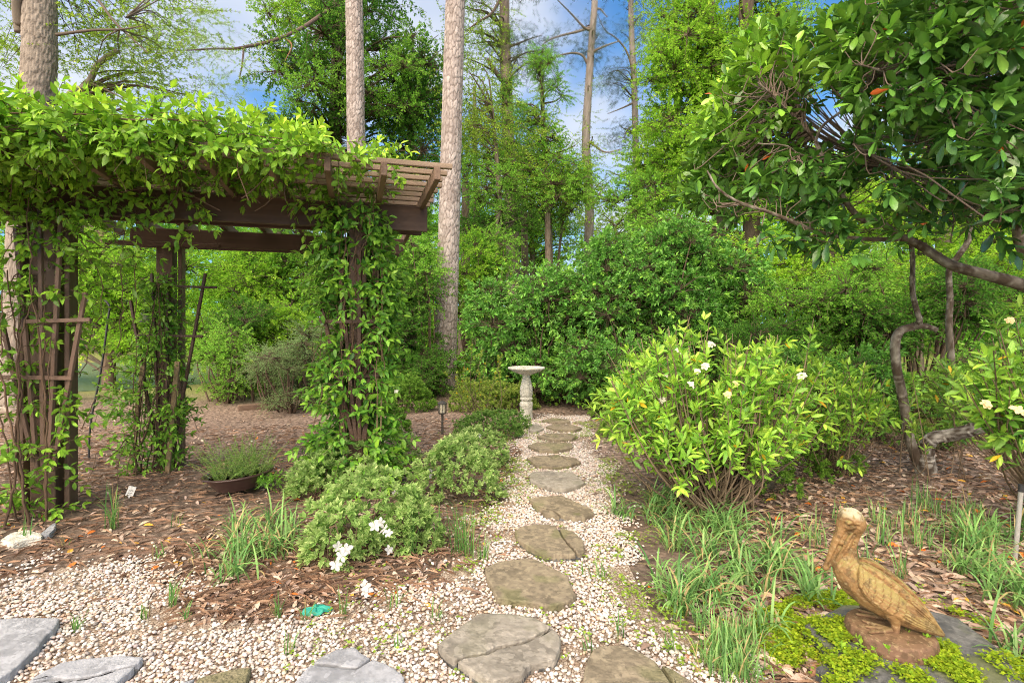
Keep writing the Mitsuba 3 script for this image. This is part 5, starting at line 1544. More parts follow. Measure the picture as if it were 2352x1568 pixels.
# ------------------------------------------------------------------ grasses
def blade_proto(n=5):
    s = np.linspace(0, 1, n + 1)
    w = .5 * np.interp(s, [0, .3, .75, 1], [.8, 1, .75, .02])
    v = np.stack([np.stack([s, -w, 0 * s], 1), np.stack([s, w, 0 * s], 1)], 1)
    f = []
    for k in range(n):
        a = 2 * k
        f += [(a, a + 1, a + 3), (a, a + 3, a + 2)]
    return v, np.array(f)


def blades(rng, foot, az, L, lean, w, col, n=5):
    """Arching blades: foot (N, 3), azimuth, length, how far they bow over."""
    N = len(foot)
    s = np.linspace(0, 1, n + 1)[None]
    ang = lean[:, None] * (.25 + 1.5 * s ** 1.3)
    ds = 1.0 / n
    r = np.concatenate([np.zeros((N, 1)), np.cumsum(np.sin((ang[:, 1:] + ang[:, :-1]) / 2) * ds, 1)], 1) * L[:, None]
    z = np.concatenate([np.zeros((N, 1)), np.cumsum(np.cos((ang[:, 1:] + ang[:, :-1]) / 2) * ds, 1)], 1) * L[:, None]
    dirn = np.stack([np.cos(az), np.sin(az)], 1)
    sd = np.stack([-np.sin(az), np.cos(az)], 1)
    ww = w[:, None] * .5 * np.interp(s[0], [0, .3, .75, 1], [.8, 1, .75, .05])[None]
    c = np.concatenate([foot[:, None, :2] + dirn[:, None] * r[..., None], (foot[:, 2:3] + np.maximum(z, .004))[..., None]], -1)
    off = np.concatenate([sd[:, None] * ww[..., None], np.zeros((N, n + 1, 1))], -1)
    tilt = (.25 * ww)[..., None] * A(0, 0, 1)
    V = np.stack([c - off, c + off + tilt], 2).reshape(N, -1, 3)
    f = blade_proto(n)[1]
    F = f[None] + (np.arange(N) * V.shape[1])[:, None, None]
    C = col[:, None, :] * np.interp(np.arange(V.shape[1]) // 2 / n, [0, .3, 1], [.75, 1, 1.12])[None, :, None]
    return V.reshape(-1, 3), F.reshape(-1, 3), np.clip(C, 0, .9).reshape(-1, 3)


GRASS = [(.10, .25, .07), (.17, .35, .095), (.28, .46, .14), (.13, .30, .09)]


def tuft_geo(rng, p, n, L, w=.007, spread=.03, cols=GRASS, lean=.55):
    a = rng.uniform(0, 6.28, n)
    foot = np.stack([p[0] + rng.normal(0, spread, n), p[1] + rng.normal(0, spread, n), np.zeros(n)], 1)
    foot[:, 2] = gz(foot[:, 0], foot[:, 1]) + p[2]
    c = palette(rng, n, cols, var=.2)
    dead = rng.uniform(size=n) < .11
    c[dead] = A(.45, .36, .17)
    return blades(rng, foot, a, L * rng.uniform(.5, 1.15, n), np.abs(rng.normal(lean, .3, n)), w * rng.uniform(.7, 1.2, n), c)


def tuft(label, x, y, n, L, seed, group='small grass tufts in the pebbles', name='grass_tuft', w=.007, lean=.45, z=0):
    rng = RNG(seed)
    key = thing(name, label, 'grass tuft', group)
    g = G(x, y, z)
    v, f, c = tuft_geo(rng, g, n, L, w, .016 if n < 30 else .045, lean=lean)
    put(key, (v, f), 'mat_leaf', smooth=True, color=c)
    return key


def stand(label, poly, ntuft, per, L, seed, w=.0065, lean=.6, cols=GRASS):
    """A stand of strap leaved grass nobody could count."""
    rng = RNG(seed)
    pg = Polygon([tuple(G(x, y)[:2]) for x, y in poly])
    x0, y0, x1, y1 = pg.bounds
    m = MB()
    k = 0
    while k < ntuft:
        x, y = rng.uniform(x0, x1), rng.uniform(y0, y1)
        if not pg.contains(Point(x, y)) or ALLSTONES.contains(Point(x, y)) or meshkit.fbm(A(x * 2.2, y * 2.2, seed), 3, 9) < .36:
            continue
        k += 1
        m.add(*tuft_geo(rng, A(x, y, 0), int(per * rng.uniform(.5, 1.4)), L * rng.uniform(.7, 1.15), w, .035, cols, lean))
    key = thing('liriope_grass', label, 'grass', kind='stuff')
    put(key, m.mesh(), 'mat_leaf_gloss', smooth=True, color=m.col())


stand('arching strap leaved grass along the right side of the path', [(1400, 1190), (1470, 1150), (1600, 1170), (1760, 1210), (1850, 1290), (1900, 1390), (1840, 1480), (1720, 1470), (1600, 1440), (1500, 1370), (1440, 1290)], 74, 17, .29, 901, lean=1.05, w=.012)
stand('clumped strap leaved grass at the lower right behind the pelican', [(2150, 1290), (2250, 1210), (2420, 1210), (2600, 1500), (2500, 1640), (2300, 1560), (2200, 1430)], 50, 18, .31, 902, lean=1.05, w=.012)
stand('grass at the left of the azalea by the pebbles', [(470, 1290), (520, 1215), (640, 1190), (690, 1260), (680, 1330), (600, 1350), (480, 1345)], 26, 15, .32, 903, lean=1.05, w=.011)
stand('grass thinly scattered through the leaf litter behind the pelican', [(1850, 1230), (2050, 1150), (2330, 1180), (2330, 1260), (2150, 1330), (1900, 1330)], 34, 13, .24, 904, lean=.5)
stand('low grass round the bottom edge right of the mossy brown slab', [(1600, 1450), (1800, 1440), (1840, 1560), (1800, 1620), (1640, 1560)], 34, 18, .17, 905)
LAWN = [(.22, .34, .07), (.34, .44, .11), (.42, .46, .16)]
stand('sunlit lawn beyond the shrubs at right', [(1850, 1000), (2352, 985), (2500, 940), (1800, 930)], 900, 9, .07, 906, w=.008, cols=LAWN, lean=.4)
rng = RNG(910)
for i, (x, y, n, L, lab) in enumerate([
    (1060, 1275, 46, .36, 'tall grass clump at the right side of the broad azalea'), (1012, 1250, 26, .28, 'grass clump just left of the tall clump'), (940, 1278, 22, .26, 'grass spraying from the front of the broad azalea'),
    (395, 1395, 14, .20, 'grass tuft at the left tip of the leaf pile, the taller one'), (330, 1420, 10, .12, 'small grass tuft at the left end of the leaf pile'), (425, 1425, 9, .10, 'small grass tuft right of the leaf pile tip'), (175, 1450, 12, .12, 'lone grass tuft beside the large grey slab'),
    (665, 1505, 10, .12, 'grass tuft left of the blue grey branching slab'), (905, 1400, 12, .14, 'grass tuft in pebbles above the pale stone, left one'), (1005, 1430, 9, .11, 'grass tuft touching the left rim of the pale stone'), (910, 1490, 8, .09, 'small grass tuft in pebbles left of the pale stone'),
    (788, 1420, 13, .17, 'grass tuft right of the teal piece'), (1420, 1470, 11, .15, 'grass tuft above the mossy brown slab'), (1348, 1500, 7, .12, 'thin grass tuft at the left rim of the mossy slab'), (1540, 1500, 10, .14, 'grass tuft right of the mossy brown slab'),
    (1378, 1330, 9, .16, 'upright grass tuft right of the large brown stone'), (1335, 1320, 7, .11, 'thin grass tuft at the large brown stone'), (262, 1215, 26, .34, 'fine arching grass at the foot of the front left post'), (410, 1210, 6, .16, 'thin grass shoot in the mulch right of the left post'), (365, 1285, 8, .13, 'short grass shoot in the mulch near the pebbles'),
    (60, 1245, 9, .20, 'grass shoot at the left edge by the white shards'), (148, 1262, 6, .12, 'thin grass shoot right of the white shards'), (1545, 1080, 26, .20, 'fine needle like seedling on the bare soil right of the path'), (1110, 1290, 16, .20, 'grass at the path edge left of the third stone'), (640, 1420, 10, .15, 'grass tuft at the front of the leaf pile'), (705, 1430, 9, .12, 'grass tuft beside the teal piece, left of it')]):
    tuft(lab, x, y, n, L, 920 + i)

# seedlings and clover over the path edges: ground cover
rng = RNG(950)
pts = []
while len(pts) < 2600:
    x, y = rng.uniform(-1.0, 2.6), rng.uniform(2.2, 8.0)
    d = abs(GRAVEL.exterior.distance(Point(x, y)))
    w = math.exp(-(d / .16) ** 2) * (x > -.4) + .10
    if rng.uniform() < w * (meshkit.fbm(A(x * 2.5, y * 2.5, 4), 3, 5) > .45) and not ALLSTONES.contains(Point(x, y)):
        pts.append((x, y))
pts = np.array(pts)
key = thing('clover_seedlings', 'tiny yellow green seedlings spotting the path edges', 'ground cover', kind='stuff')
n = len(pts)
rep = np.repeat(pts, 3, 0) + rng.normal(0, .008, (n * 3, 2))
pos = np.c_[rep, gz(rep[:, 0], rep[:, 1]) + rng.uniform(.015, .04, n * 3)]
a = rng.uniform(0, 6.28, n * 3)
v, f, c = scatter(LEAF_TWO, pos, np.stack([np.cos(a), np.sin(a), .2 + 0 * a], 1), rng.normal(0, .3, (n * 3, 3)) + A(0, 0, 1), rng.uniform(.012, .026, n * 3), palette(rng, n * 3, [(.26, .44, .06), (.40, .56, .09)], var=.15), width=np.full(n * 3, 1.4))
put(key, (v, f), 'mat_leaf', color=c)

# ------------------------------------------------------------------ dead leaves and straw
LITTER = [(.31, .19, .13), (.42, .28, .19), (.41, .31, .26), (.25, .175, .14), (.50, .40, .30), (.38, .295, .25), (.21, .15, .125), (.50, .40, .34)]
rng = RNG(960)
LEAF_DEAD = leaf_proto([(.2, .13), (.55, .19), (.82, .12)], .35, .25, .18)


def litter_xy(n, zone):
    out = []
    while len(out) < n:
        x, y = zone(rng)
        if abs(x) > y * 1.02 + .15 or ALLSTONES.contains(Point(x, y)):
            continue
        inside = GRAVEL.contains(Point(x, y))
        d = GRAVEL.exterior.distance(Point(x, y))
        if inside and rng.uniform() > .06 + .50 * math.exp(-d / .10):
            continue
        out.append((x, y))
    return np.array(out)


def z_right(r):
    Y = 2.15 + 5.0 * r.uniform() ** 1.25
    return r.uniform(.35, 1.02) * Y, Y


def z_left(r):
    Y = 2.6 + 5.6 * r.uniform() ** 1.2
    return r.uniform(-1.02, .02) * Y, Y


def z_pile(r):
    q = G(r.uniform(380, 1100), r.uniform(1240, 1430))
    return q[0], q[1]


def z_all(r):
    Y = 2.0 + 8.0 * r.uniform()
    return r.uniform(-1, 1) * Y, Y


xy = np.vstack([litter_xy(4600, z_right), litter_xy(2600, z_left), litter_xy(650, z_pile), litter_xy(1100, z_all)])
n = len(xy)
a = rng.uniform(0, 6.28, n)
size = np.where(xy[:, 0] > 0, rng.uniform(.045, .10, n), rng.uniform(.03, .075, n))
pile = np.exp(-np.clip(GRAVEL.exterior.distance(Point(0, 0)), 0, 0)) * 0
pos = np.c_[xy, gz(xy[:, 0], xy[:, 1]) + rng.uniform(.004, .026, n)]
nd = rng.normal(0, .26, (n, 3)) + A(0, 0, 1)
col = palette(rng, n, LITTER, var=.22)
hot = rng.uniform(size=n)
col[hot < .025] = A(.60, .17, .035)
col[(hot > .025) & (hot < .05)] = A(.62, .36, .06)
col[(hot > .05) & (hot < .13)] = A(.50, .42, .33)
leaf_parts(GROUND, 'dead', LEAF_DEAD, pos, np.stack([np.cos(a), np.sin(a), rng.normal(0, .15, n)], 1), nd, size, col, 'mat_rough', most=300, shades=8, name='fallen_leaf', stuff='leaf_litter')
ns = 9000
xy = np.vstack([litter_xy(5200, z_left), litter_xy(2600, z_right), litter_xy(900, z_pile), litter_xy(300, z_all)])
foot = np.c_[xy, gz(xy[:, 0], xy[:, 1]) + rng.uniform(.006, .03, len(xy))]
a = rng.uniform(0, 6.28, len(xy))
L = rng.uniform(.06, .17, len(xy))
v, f, c = scatter(LEAF_TWO, foot, np.stack([np.cos(a), np.sin(a), rng.normal(0, .06, len(xy))], 1), np.tile(A(0, 0, 1), (len(xy), 1)), L, palette(rng, len(xy), [(.25, .145, .095), (.38, .25, .165), (.16, .105, .08)], var=.2), width=np.full(len(xy), .055))
part(GROUND, 'pine_straw', (v, f), 'mat_rough', color=c, kind='stuff')
# ------------------------------------------------------------------ bird bath
def at_row(xd, yd, z=0.0):
    g = G(xd, yd, z)
    g[2] = float(gz(g[0], g[1]))
    return g


BB = at_row(1209, 961)
u = .00243
bb = thing('bird_bath', 'pale concrete bird bath on a turned pedestal at the end of the path', 'bird bath')
prof = [(.0, 0), (.105, 0), (.106, .02), (.100, .05), (.099, .16), (.104, .20), (.106, .235), (.098, .262), (.080, .275), (.078, .285), (.096, .300), (.103, .315), (.098, .332), (.088, .345), (.098, .37), (.104, .41), (.102, .46), (.092, .52), (.078, .58), (.064, .64), (.058, .67), (.068, .69), (.085, .705), (0, .706)]
pr = spline(np.array(prof[1:-1]), 110)
pr = np.vstack([[(.0, 0)], pr, [(0, .706)]])
part(bb, 'pedestal', lathe(pr, 48, BB), 'mat_concrete', smooth=50)
bowl = [(0, .700), (.085, .702), (.12, .712), (.20, .745), (.262, .778), (.287, .792), (.294, .803), (.292, .815), (.280, .819), (.262, .813), (.22, .796), (.12, .776), (0, .770)]
v, f = lathe(spline(np.array(bowl), 60), 64, BB)
part(bb, 'bowl', (v, f), 'mat_concrete', smooth=40)

# ------------------------------------------------------------------ path lights
def path_light(label, p, h, mat='mat_bronze', r=.058):
    k = thing('path_light', label, 'path light')
    part(k, 'stake', lathe([(0, -.05), (.0165, -.05), (.0165, h - .19), (.010, h - .185), (0, h - .185)], 14, p), mat, smooth=40)
    part(k, 'holder', lathe([(0, h - .19), (r * .75, h - .188), (r * .98, h - .178), (r * .98, h - .166), (0, h - .164)], 28, p), mat, smooth=30)
    part(k, 'pane', lathe([(r * .78, h - .166), (r * .86, h - .045)], 28, p), 'mat_frosted', smooth=True)
    for i in range(8):
        a = 2 * np.pi * i / 8 + .2
        d = A(math.cos(a), math.sin(a), 0)
        part(k, 'bar', bar(p + d * r * .92 + A(0, 0, h - .168), p + d * r * .97 + A(0, 0, h - .043), .008, .008, up=d, b=.001), mat)
    part(k, 'cap', lathe([(0, h - .046), (r * 1.16, h - .048), (r * 1.18, h - .040), (r * .72, h - .020), (r * .30, h - .008), (0, h - .004)], 28, p), mat, smooth=35)
    return k


path_light('dark path light with cream panes standing in the mulch before the big pine', at_row(1016, 998), .47)
path_light('black path light half hidden among the gardenia stems', at_row(1662, 1150), .42, 'mat_black_metal', .05)

# ------------------------------------------------------------------ planter bowl with a feathery herb
PB = at_row(515, 1150)
pb = thing('planter_bowl', 'shallow dark brown glazed bowl sunk in the mulch', 'planter bowl')
rp = [(.0, .0), (.16, .0), (.19, .02), (.235, .075), (.262, .108), (.288, .118), (.293, .130), (.280, .137), (.262, .132), (.240, .115), (.20, .104), (0, .10)]
v, f = lathe(spline(np.array(rp), 50), 56)
tilt = np.array(T4().rotate([.3, 1, 0], -4).matrix)[:3, :3]
PBc = PB + A(0, .24, .045)
part(pb, 'bowl', (v @ tilt.T + PBc, f), 'mat_glaze', smooth=50)
v, f = lathe([(0, .112), (.12, .118), (.255, .108)], 40)
part(pb, 'soil', (v @ tilt.T + PBc, f), 'mat_soil', smooth=True)
rng = RNG(1100)
k = thing('feathery_herb', 'fine feathery green herb growing in the brown bowl', 'herb')
n = 150
a, r = rng.uniform(0, 6.28, n), .22 * np.sqrt(rng.uniform(size=n))
p0 = PBc + np.stack([np.cos(a) * r, np.sin(a) * r, np.full(n, .115)], 1)
pos, xd, nd, size, age, mid = shoots(rng, p0, rng.normal(0, .38, (n, 3)) + np.stack([np.cos(a) * r * 2.2 - .12, np.sin(a) * r * 1.5, np.ones(n)], 1), rng.uniform(.14, .42, n), 16, .021, pair=3, spread=60, droop=.1, s0=.1, up_bias=.4)
v, f, c = scatter(LEAF_TWO, pos, xd, nd, size, palette(rng, len(pos), [(.18, .36, .10), (.26, .44, .11), (.30, .46, .08)], var=.2), width=np.full(len(pos), .55))
part(k, 'foliage', (v, f), 'mat_leaf', color=c, kind='stuff')
v, f, c = stems(mid, .0016, (.26, .32, .12))
part(k, 'stems', (v, f), 'mat_rough', color=c, kind='stuff')
k = thing('parsley_plant', 'bright green leafy plant at the right rim of the brown bowl', 'herb')
n = 60
p0 = PBc + A(.26, -.06, .06) + rng.normal(size=(n, 3)) * A(.06, .06, .02)
pos, xd, nd, size, age, mid = shoots(rng, p0, rng.normal(0, .6, (n, 3)) + A(.2, -.1, .9), rng.uniform(.06, .13, n), 4, .026, pair=3, droop=.25)
v, f, c = scatter(LEAF_FOUR, pos, xd, nd, size, palette(rng, len(pos), [(.16, .40, .05), (.26, .52, .06)], var=.15))
part(k, 'foliage', (v, f), 'mat_leaf', color=c, kind='stuff')
v, f, c = stems(mid, .0016, (.2, .34, .1))
part(k, 'stems', (v, f), 'mat_rough', color=c, kind='stuff')

# ------------------------------------------------------------------ shepherd hook with a hanging feeder
HK = at_row(203, 1036)
Yh = HK[1]
k = thing('shepherd_hook', 'tall black shepherd hook standing behind the front left post', 'shepherd hook')
pts = [HK - A(0, 0, .12), P(208, 975, Yh), P(232, 850, Yh), P(250, 720, Yh), P(252, 712, Yh), P(250, 700, Yh), P(240, 690, Yh), P(222, 687, Yh), P(205, 689, Yh), P(200, 694, Yh)]
v, f = tube(spline(np.array(pts), 60), .011, 8)
part(k, 'pole', (v, f), 'mat_black_metal', smooth=40)
v, f = tube(spline(np.array([P(218, 955, Yh), P(209, 948, Yh), P(207, 960, Yh), P(212, 985, Yh)]), 14), .008, 6)
part(k, 'foot_hook', (v, f), 'mat_black_metal', smooth=40)
part(k, 'foot_plate', bar(HK + A(-.06, 0, .012), HK + A(.06, 0, .012), .03, .02), 'mat_black_metal')
FE = P(333, 740, 7.4)
k = thing('bird_feeder', 'small dark lantern shaped bird feeder hanging left of the rear post', 'bird feeder')
part(k, 'roof', lathe([(0, .20), (.02, .195), (.075, .15), (.078, .142), (0, .146)], 20, FE), 'mat_black_metal', smooth=35)
part(k, 'tube', lathe([(0, .02), (.05, .02), (.05, .142), (0, .142)], 20, FE), 'mat_water', smooth=35)
part(k, 'tray', lathe([(0, 0), (.075, 0), (.08, .02), (.07, .024), (0, .018)], 20, FE), 'mat_black_metal', smooth=35)
v, f = tube(np.array([FE + A(0, 0, .2), FE + A(0, 0, .30)]), .003, 5)
part(k, 'wire', (v, f), 'mat_black_metal')
v, f = tube(spline(np.array([FE + A(0, 0, .30), FE + A(.01, 0, .34), FE + A(.30, .05, .38), P(388, 700, 7.45)]), 10), .007, 5)
part(k, 'bracket', (v, f), 'mat_black_metal')
pp = P(392, 745, 7.5)
part(k, 'pole', tube(np.array([A(pp[0], pp[1], float(gz(pp[0], pp[1])) - .1), A(pp[0], pp[1], 1.9)]), .012, 8), 'mat_black_metal')

# ------------------------------------------------------------------ small things on the ground
g = at_row(296, 1143)
k = thing('plant_tag', 'white plastic plant tag stuck upright in the mulch', 'plant tag')
part(k, 'card', bar(g + A(0, 0, .015), g + A(.02, .02, .095), .060, .003, up=A(.25, -1, .2), b=.001), 'mat_white_plastic')
part(k, 'stick', bar(g - A(0, 0, .04), g + A(.0, .003, .02), .014, .003, up=A(.25, -1, .2), b=.0008), 'mat_white_plastic')
for i in range(4):
    q = g + A(.004 + .004 * i, -.0035 + .004 * i, .030 + .013 * i)
    part(k, 'print', bar(q - A(.020, 0, 0), q + A(.020 - .006 * (i % 2), 0, 0), .003, .0012, up=A(.25, -1, .2), b=.0003), 'mat_black_metal')
g = at_row(727, 1412)
rng = RNG(1200)
k = thing('teal_lid', 'crumpled teal green plastic piece lying at the edge of the pebbles', 'plastic piece')
n = 26
a = np.linspace(0, 2 * np.pi, n, endpoint=False)
rr = .052 * (1 + .22 * np.sin(2 * a + .5) + .12 * np.sin(5 * a))
rows = []
for q, h in ((1.0, .010), (.96, .020), (.80, .026), (.45, .030)):
    rows.append(np.stack([1.25 * rr * q * np.cos(a), .85 * rr * q * np.sin(a), h + .006 * np.sin(3 * a + q * 3) + .004 * np.sin(7 * a)], 1))
V = np.vstack(rows + [np.array([[0, 0, .030]])]) + g + A(0, 0, .012)
i, j = np.meshgrid(np.arange(3), np.arange(n), indexing='ij')
q4 = np.stack([i * n + j, i * n + (j + 1) % n, (i + 1) * n + (j + 1) % n, (i + 1) * n + j], -1).reshape(-1, 4)
kk = np.arange(n)
put(k, (V, np.vstack([q4[:, [0, 1, 2]], q4[:, [0, 2, 3]], np.stack([3 * n + kk, 3 * n + (kk + 1) % n, kk * 0 + 4 * n], 1)])), 'mat_teal_plastic', smooth=30)
for (pts, lab, mt) in [([(6, 1256), (28, 1240), (60, 1234), (88, 1240), (92, 1248), (60, 1254), (30, 1262)], 'white broken shard lying in the leaf litter at the far left', 'mat_concrete'),
                       ([(98, 1240), (112, 1226), (124, 1216), (122, 1228), (108, 1242)], 'small pale grey shard right of the white one', 'mat_stone_grey')]:
    k = thing('broken_shard', lab, 'shard', 'pale shards at the far left')
    pg = Polygon([tuple(G(x, y)[:2]) for x, y in pts]).buffer(.012)
    c = pg.centroid
    put(k, slab_mesh(pg, float(gz(c.x, c.y)) + .0, float(gz(c.x, c.y)) + .045, RNG(4), .006), mt, smooth=40)
k = thing('garden_timber', 'old grey timber edging lying in the leaves beyond the arbour', 'timber')
a, b = at_row(546, 930), at_row(632, 924)
put(k, bar(a + A(0, 0, .05), b + A(0, 0, .05), .12, .11, b=.012), 'mat_wood_rafter')
gx = at_row(2330, 1206)
k = thing('white_tube_stake', 'slanting white tube with a black cap at the right edge', 'garden stake')
a, b = P(2330, 1196, 3.35), P(2345, 1128, 3.30)
a[2] = float(gz(a[0], a[1])) - .03
part(k, 'tube', tube(np.array([a, b]), .013, 14), 'mat_dull_plastic', smooth=40)
part(k, 'cap', tube(np.array([b, b + unit(b - a) * .045]), .016, 14), 'mat_black_metal', smooth=40)
# drip hose loop
k = thing('hose_loop', 'thin black wire loop sticking out of the mulch left of the vine post', 'wire loop')
p = at_row(735, 1040)
v, f = tube(spline(np.array([p + A(-.15, 0, -.02), p + A(-.14, 0, .05), p + A(-.08, .02, .075), p + A(.05, .03, .08), p + A(.12, .03, .075)]), 20), .006, 6)
put(k, (v, f), 'mat_black_metal', smooth=40)
# downspout like pale cables beside the right post
k = thing('cable_pair', 'two pale brown cables running up the right side of the vine post', 'cables')
for i, dx in enumerate((0, 9)):
    top, bot = P(868 + dx, 545, YR - .02), P(863 + dx, 1085, YR - .02)
    bot[2] = float(gz(bot[0], bot[1])) - .03
    v, f = tube(spline(np.array([bot, bot * .5 + top * .5 + A(.01, 0, 0), top]), 20), .007, 6)
    part(k, 'cable', (v, f), 'mat_wood_stake', smooth=40)

# ------------------------------------------------------------------ mossy slabs under the pelican
rng = RNG(1300)
ROCKS = [('dark mossy rock slab carrying the pelican statue', [(1850, 1440), (1935, 1395), (2080, 1392), (2200, 1425), (2300, 1500), (2352, 1580), (2200, 1640), (2020, 1560), (1930, 1510)], .085),
         ('dark wet looking rock slab at the bottom edge below the pelican', [(1880, 1528), (1960, 1508), (2060, 1560), (2180, 1640), (2120, 1700), (1960, 1650)], .070)]
RP = []
for lab, pts, h in ROCKS:
    k = thing('mossy_rock', lab, 'rock')
    pg = Polygon([tuple(G(x, y, .07)[:2]) for x, y in pts]).buffer(.01)
    RP.append(pg)
    put(k, slab_mesh(pg, -.03, h, rng, .022), 'mat_rock_dark', smooth=40)
RU = shops.unary_union(RP)
n, pts = 0, []
while len(pts) < 5200:
    x, y = rng.uniform(.95, 3.2), rng.uniform(1.85, 3.3)
    d = RU.distance(Point(x, y)) if not RU.contains(Point(x, y)) else -RU.exterior.distance(Point(x, y))
    if d > .22:
        continue
    if meshkit.fbm(A(x * 5, y * 5, 1), 3, 33) < .50 + .4 * max(d, 0):
        continue
    pts.append((x, y, d))
pts = np.array(pts)
zz = np.where(pts[:, 2] < -.02, .085, np.where(pts[:, 2] < .02, .05, gz(pts[:, 0], pts[:, 1]) + .01))
second = np.array([RP[1].contains(Point(a, b)) and not RP[0].contains(Point(a, b)) for a, b in pts[:, :2]])
zz = np.where(second & (pts[:, 2] < 0), .072, zz)
rep = np.repeat(np.c_[pts[:, :2], zz], 5, 0)
n = len(rep)
pos = rep + rng.normal(0, 1, (n, 3)) * A(.012, .012, .003) + A(0, 0, .008) + A(0, 0, 1) * rng.uniform(0, .02, (n, 1))
a = rng.uniform(0, 6.28, n)
k = thing('moss', 'bright yellow green moss and tiny creeping leaves over the rock under the pelican', 'moss', kind='stuff')
v, f, c = scatter(LEAF_TWO, pos, np.stack([np.cos(a), np.sin(a), rng.uniform(-.1, .6, n)], 1), rng.normal(0, .4, (n, 3)) + A(0, 0, 1), rng.uniform(.007, .021, n), palette(rng, n, [(.30, .46, .03), (.44, .58, .04), (.20, .36, .035), (.54, .60, .05)], var=.18), width=np.full(n, 1.5))
put(k, (v, f), 'mat_leaf', color=c)
FLOWERLOST = [(1925, 1352, 'fallen cream flower lying in front of the pelican')]
for x, y, lab in FLOWERLOST:
    k = thing('fallen_flower', lab, 'flower')
    g = at_row(x, y)
    fv, ff = star_flower(rng, .040, 6, .36, .6)
    put(k, (fv + g + A(0, 0, .035), ff), 'mat_petal', color=(.85, .80, .52))
sc = thing('leafy_seedling', 'light green seedling with broad leaves in front of the pelican base', 'seedling')
g = at_row(2075, 1545)
pos, xd, nd, size, age, mid = shoots(rng, g + rng.normal(size=(14, 3)) * A(.14, .03, 0) + A(0, 0, .07), rng.normal(0, .3, (14, 3)) + A(0, -.1, 1), rng.uniform(.04, .09, 14), 2, .035, pair=3, droop=.1)
v, f, c = scatter(LEAF_FOUR, pos, xd, nd, size, palette(rng, len(pos), [(.26, .50, .05), (.38, .60, .07)], var=.12))
part(sc, 'foliage', (v, f), 'mat_leaf', color=c, kind='stuff')
v, f, c = stems(mid, .002, (.25, .4, .1))
part(sc, 'stems', (v, f), 'mat_rough', color=c, kind='stuff')

# ------------------------------------------------------------------ the pelican statue
ROCKZ = .085
PC = G(*c3(1365, 1290), ROCKZ)
PC[2] = ROCKZ
pd = unit(A(-.86, .51, 0))                 # the way it faces
pn = A(pd[1], -pd[0], 0)
if pn[1] > 0:
    pn = -pn                               # its left side, towards the camera


def PP(x, y, off=0.0):
    """A point of the photograph on the statue's middle plane, moved off towards its left side."""
    X, Yp = c3(x, y)
    r = A((X - CX) / FD, 1.0, -(Yp - HY) / FD)
    o = A(0, 0, EYE)
    t = ((PC - o) @ pn) / (r @ pn)
    return o + t * r + pn * off


PXM = np.linalg.norm(PP(1365, 1000) - PP(1375, 1000)) / 10 / abs(pd @ unit(A(1, 0, 0)) + 1e-9) * .9


def ball(p, r, seg=20):
    return manifold3d.Manifold.sphere(r, seg).translate(tuple(map(float, p)))


def hull(a, ra, b, rb):
    return manifold3d.Manifold.batch_hull([ball(a, ra), ball(b, rb)])


HEADZ = float(PP(1120, 450)[2])
u = .00075                                  # metres per crop pixel at the statue
def chain(pts):
    out = []
    for (a, b) in zip(pts[:-1], pts[1:]):
        out.append(hull(PP(a[0], a[1], a[3] if len(a) > 3 else 0), a[2] * u, PP(b[0], b[1], b[3] if len(b) > 3 else 0), b[2] * u))
    return out


body = []
body += chain([(1120, 524, 72), (1138, 548, 66)])
body += chain([(1104, 512, 60), (1066, 566, 40)])                                                         # head
body += chain([(1144, 550, 58), (1136, 615, 36), (1112, 695, 34), (1094, 765, 54), (1096, 832, 84), (1150, 905, 104), (1240, 975, 108), (1340, 1040, 100), (1440, 1105, 80), (1540, 1170, 55), (1640, 1228, 26), (1700, 1258, 12)])
body += chain([(1082, 555, 42), (1056, 590, 34, .008), (1018, 680, 27, .014), (982, 770, 22, .018), (956, 822, 17, .018)])          # upper bill
body += chain([(1118, 600, 46), (1082, 670, 40, .014), (1034, 755, 27, .018), (992, 800, 15, .018)])                         # pouch
for sg in (-1, 1):
    lx = 1395 if sg > 0 else 1335
    body += chain([(lx - 20, 1090 if sg > 0 else 1060, 52, sg * .040), (lx, 1150 if sg > 0 else 1115, 24, sg * .046), (lx - 4, 1225 if sg > 0 else 1165, 19, sg * .048)])
bm = manifold3d.Manifold.batch_boolean(body, manifold3d.OpType.Add)
mm = bm.refine_to_length(.0044).to_mesh()
tm = trimesh.Trimesh(mm.vert_properties[:, :3], mm.tri_verts, process=True)
trimesh.smoothing.filter_taubin(tm, lamb=.5, nu=.52, iterations=14)
V = np.array(tm.vertices)
# carving: the brow, the eye, the seam of the bill, soft breast feathers
q0 = np.array([(V - PC) @ pd, (V - PC) @ pn, V[:, 2]]).T


def loc(x, y):
    p = PP(x, y)
    return A((p - PC) @ pd, p[2])


def seg_dist(p2, a, b):
    t = np.clip(((p2 - a) @ (b - a)) / ((b - a) @ (b - a)), 0, 1)
    return np.linalg.norm(p2 - (a + t[:, None] * (b - a)), axis=1)


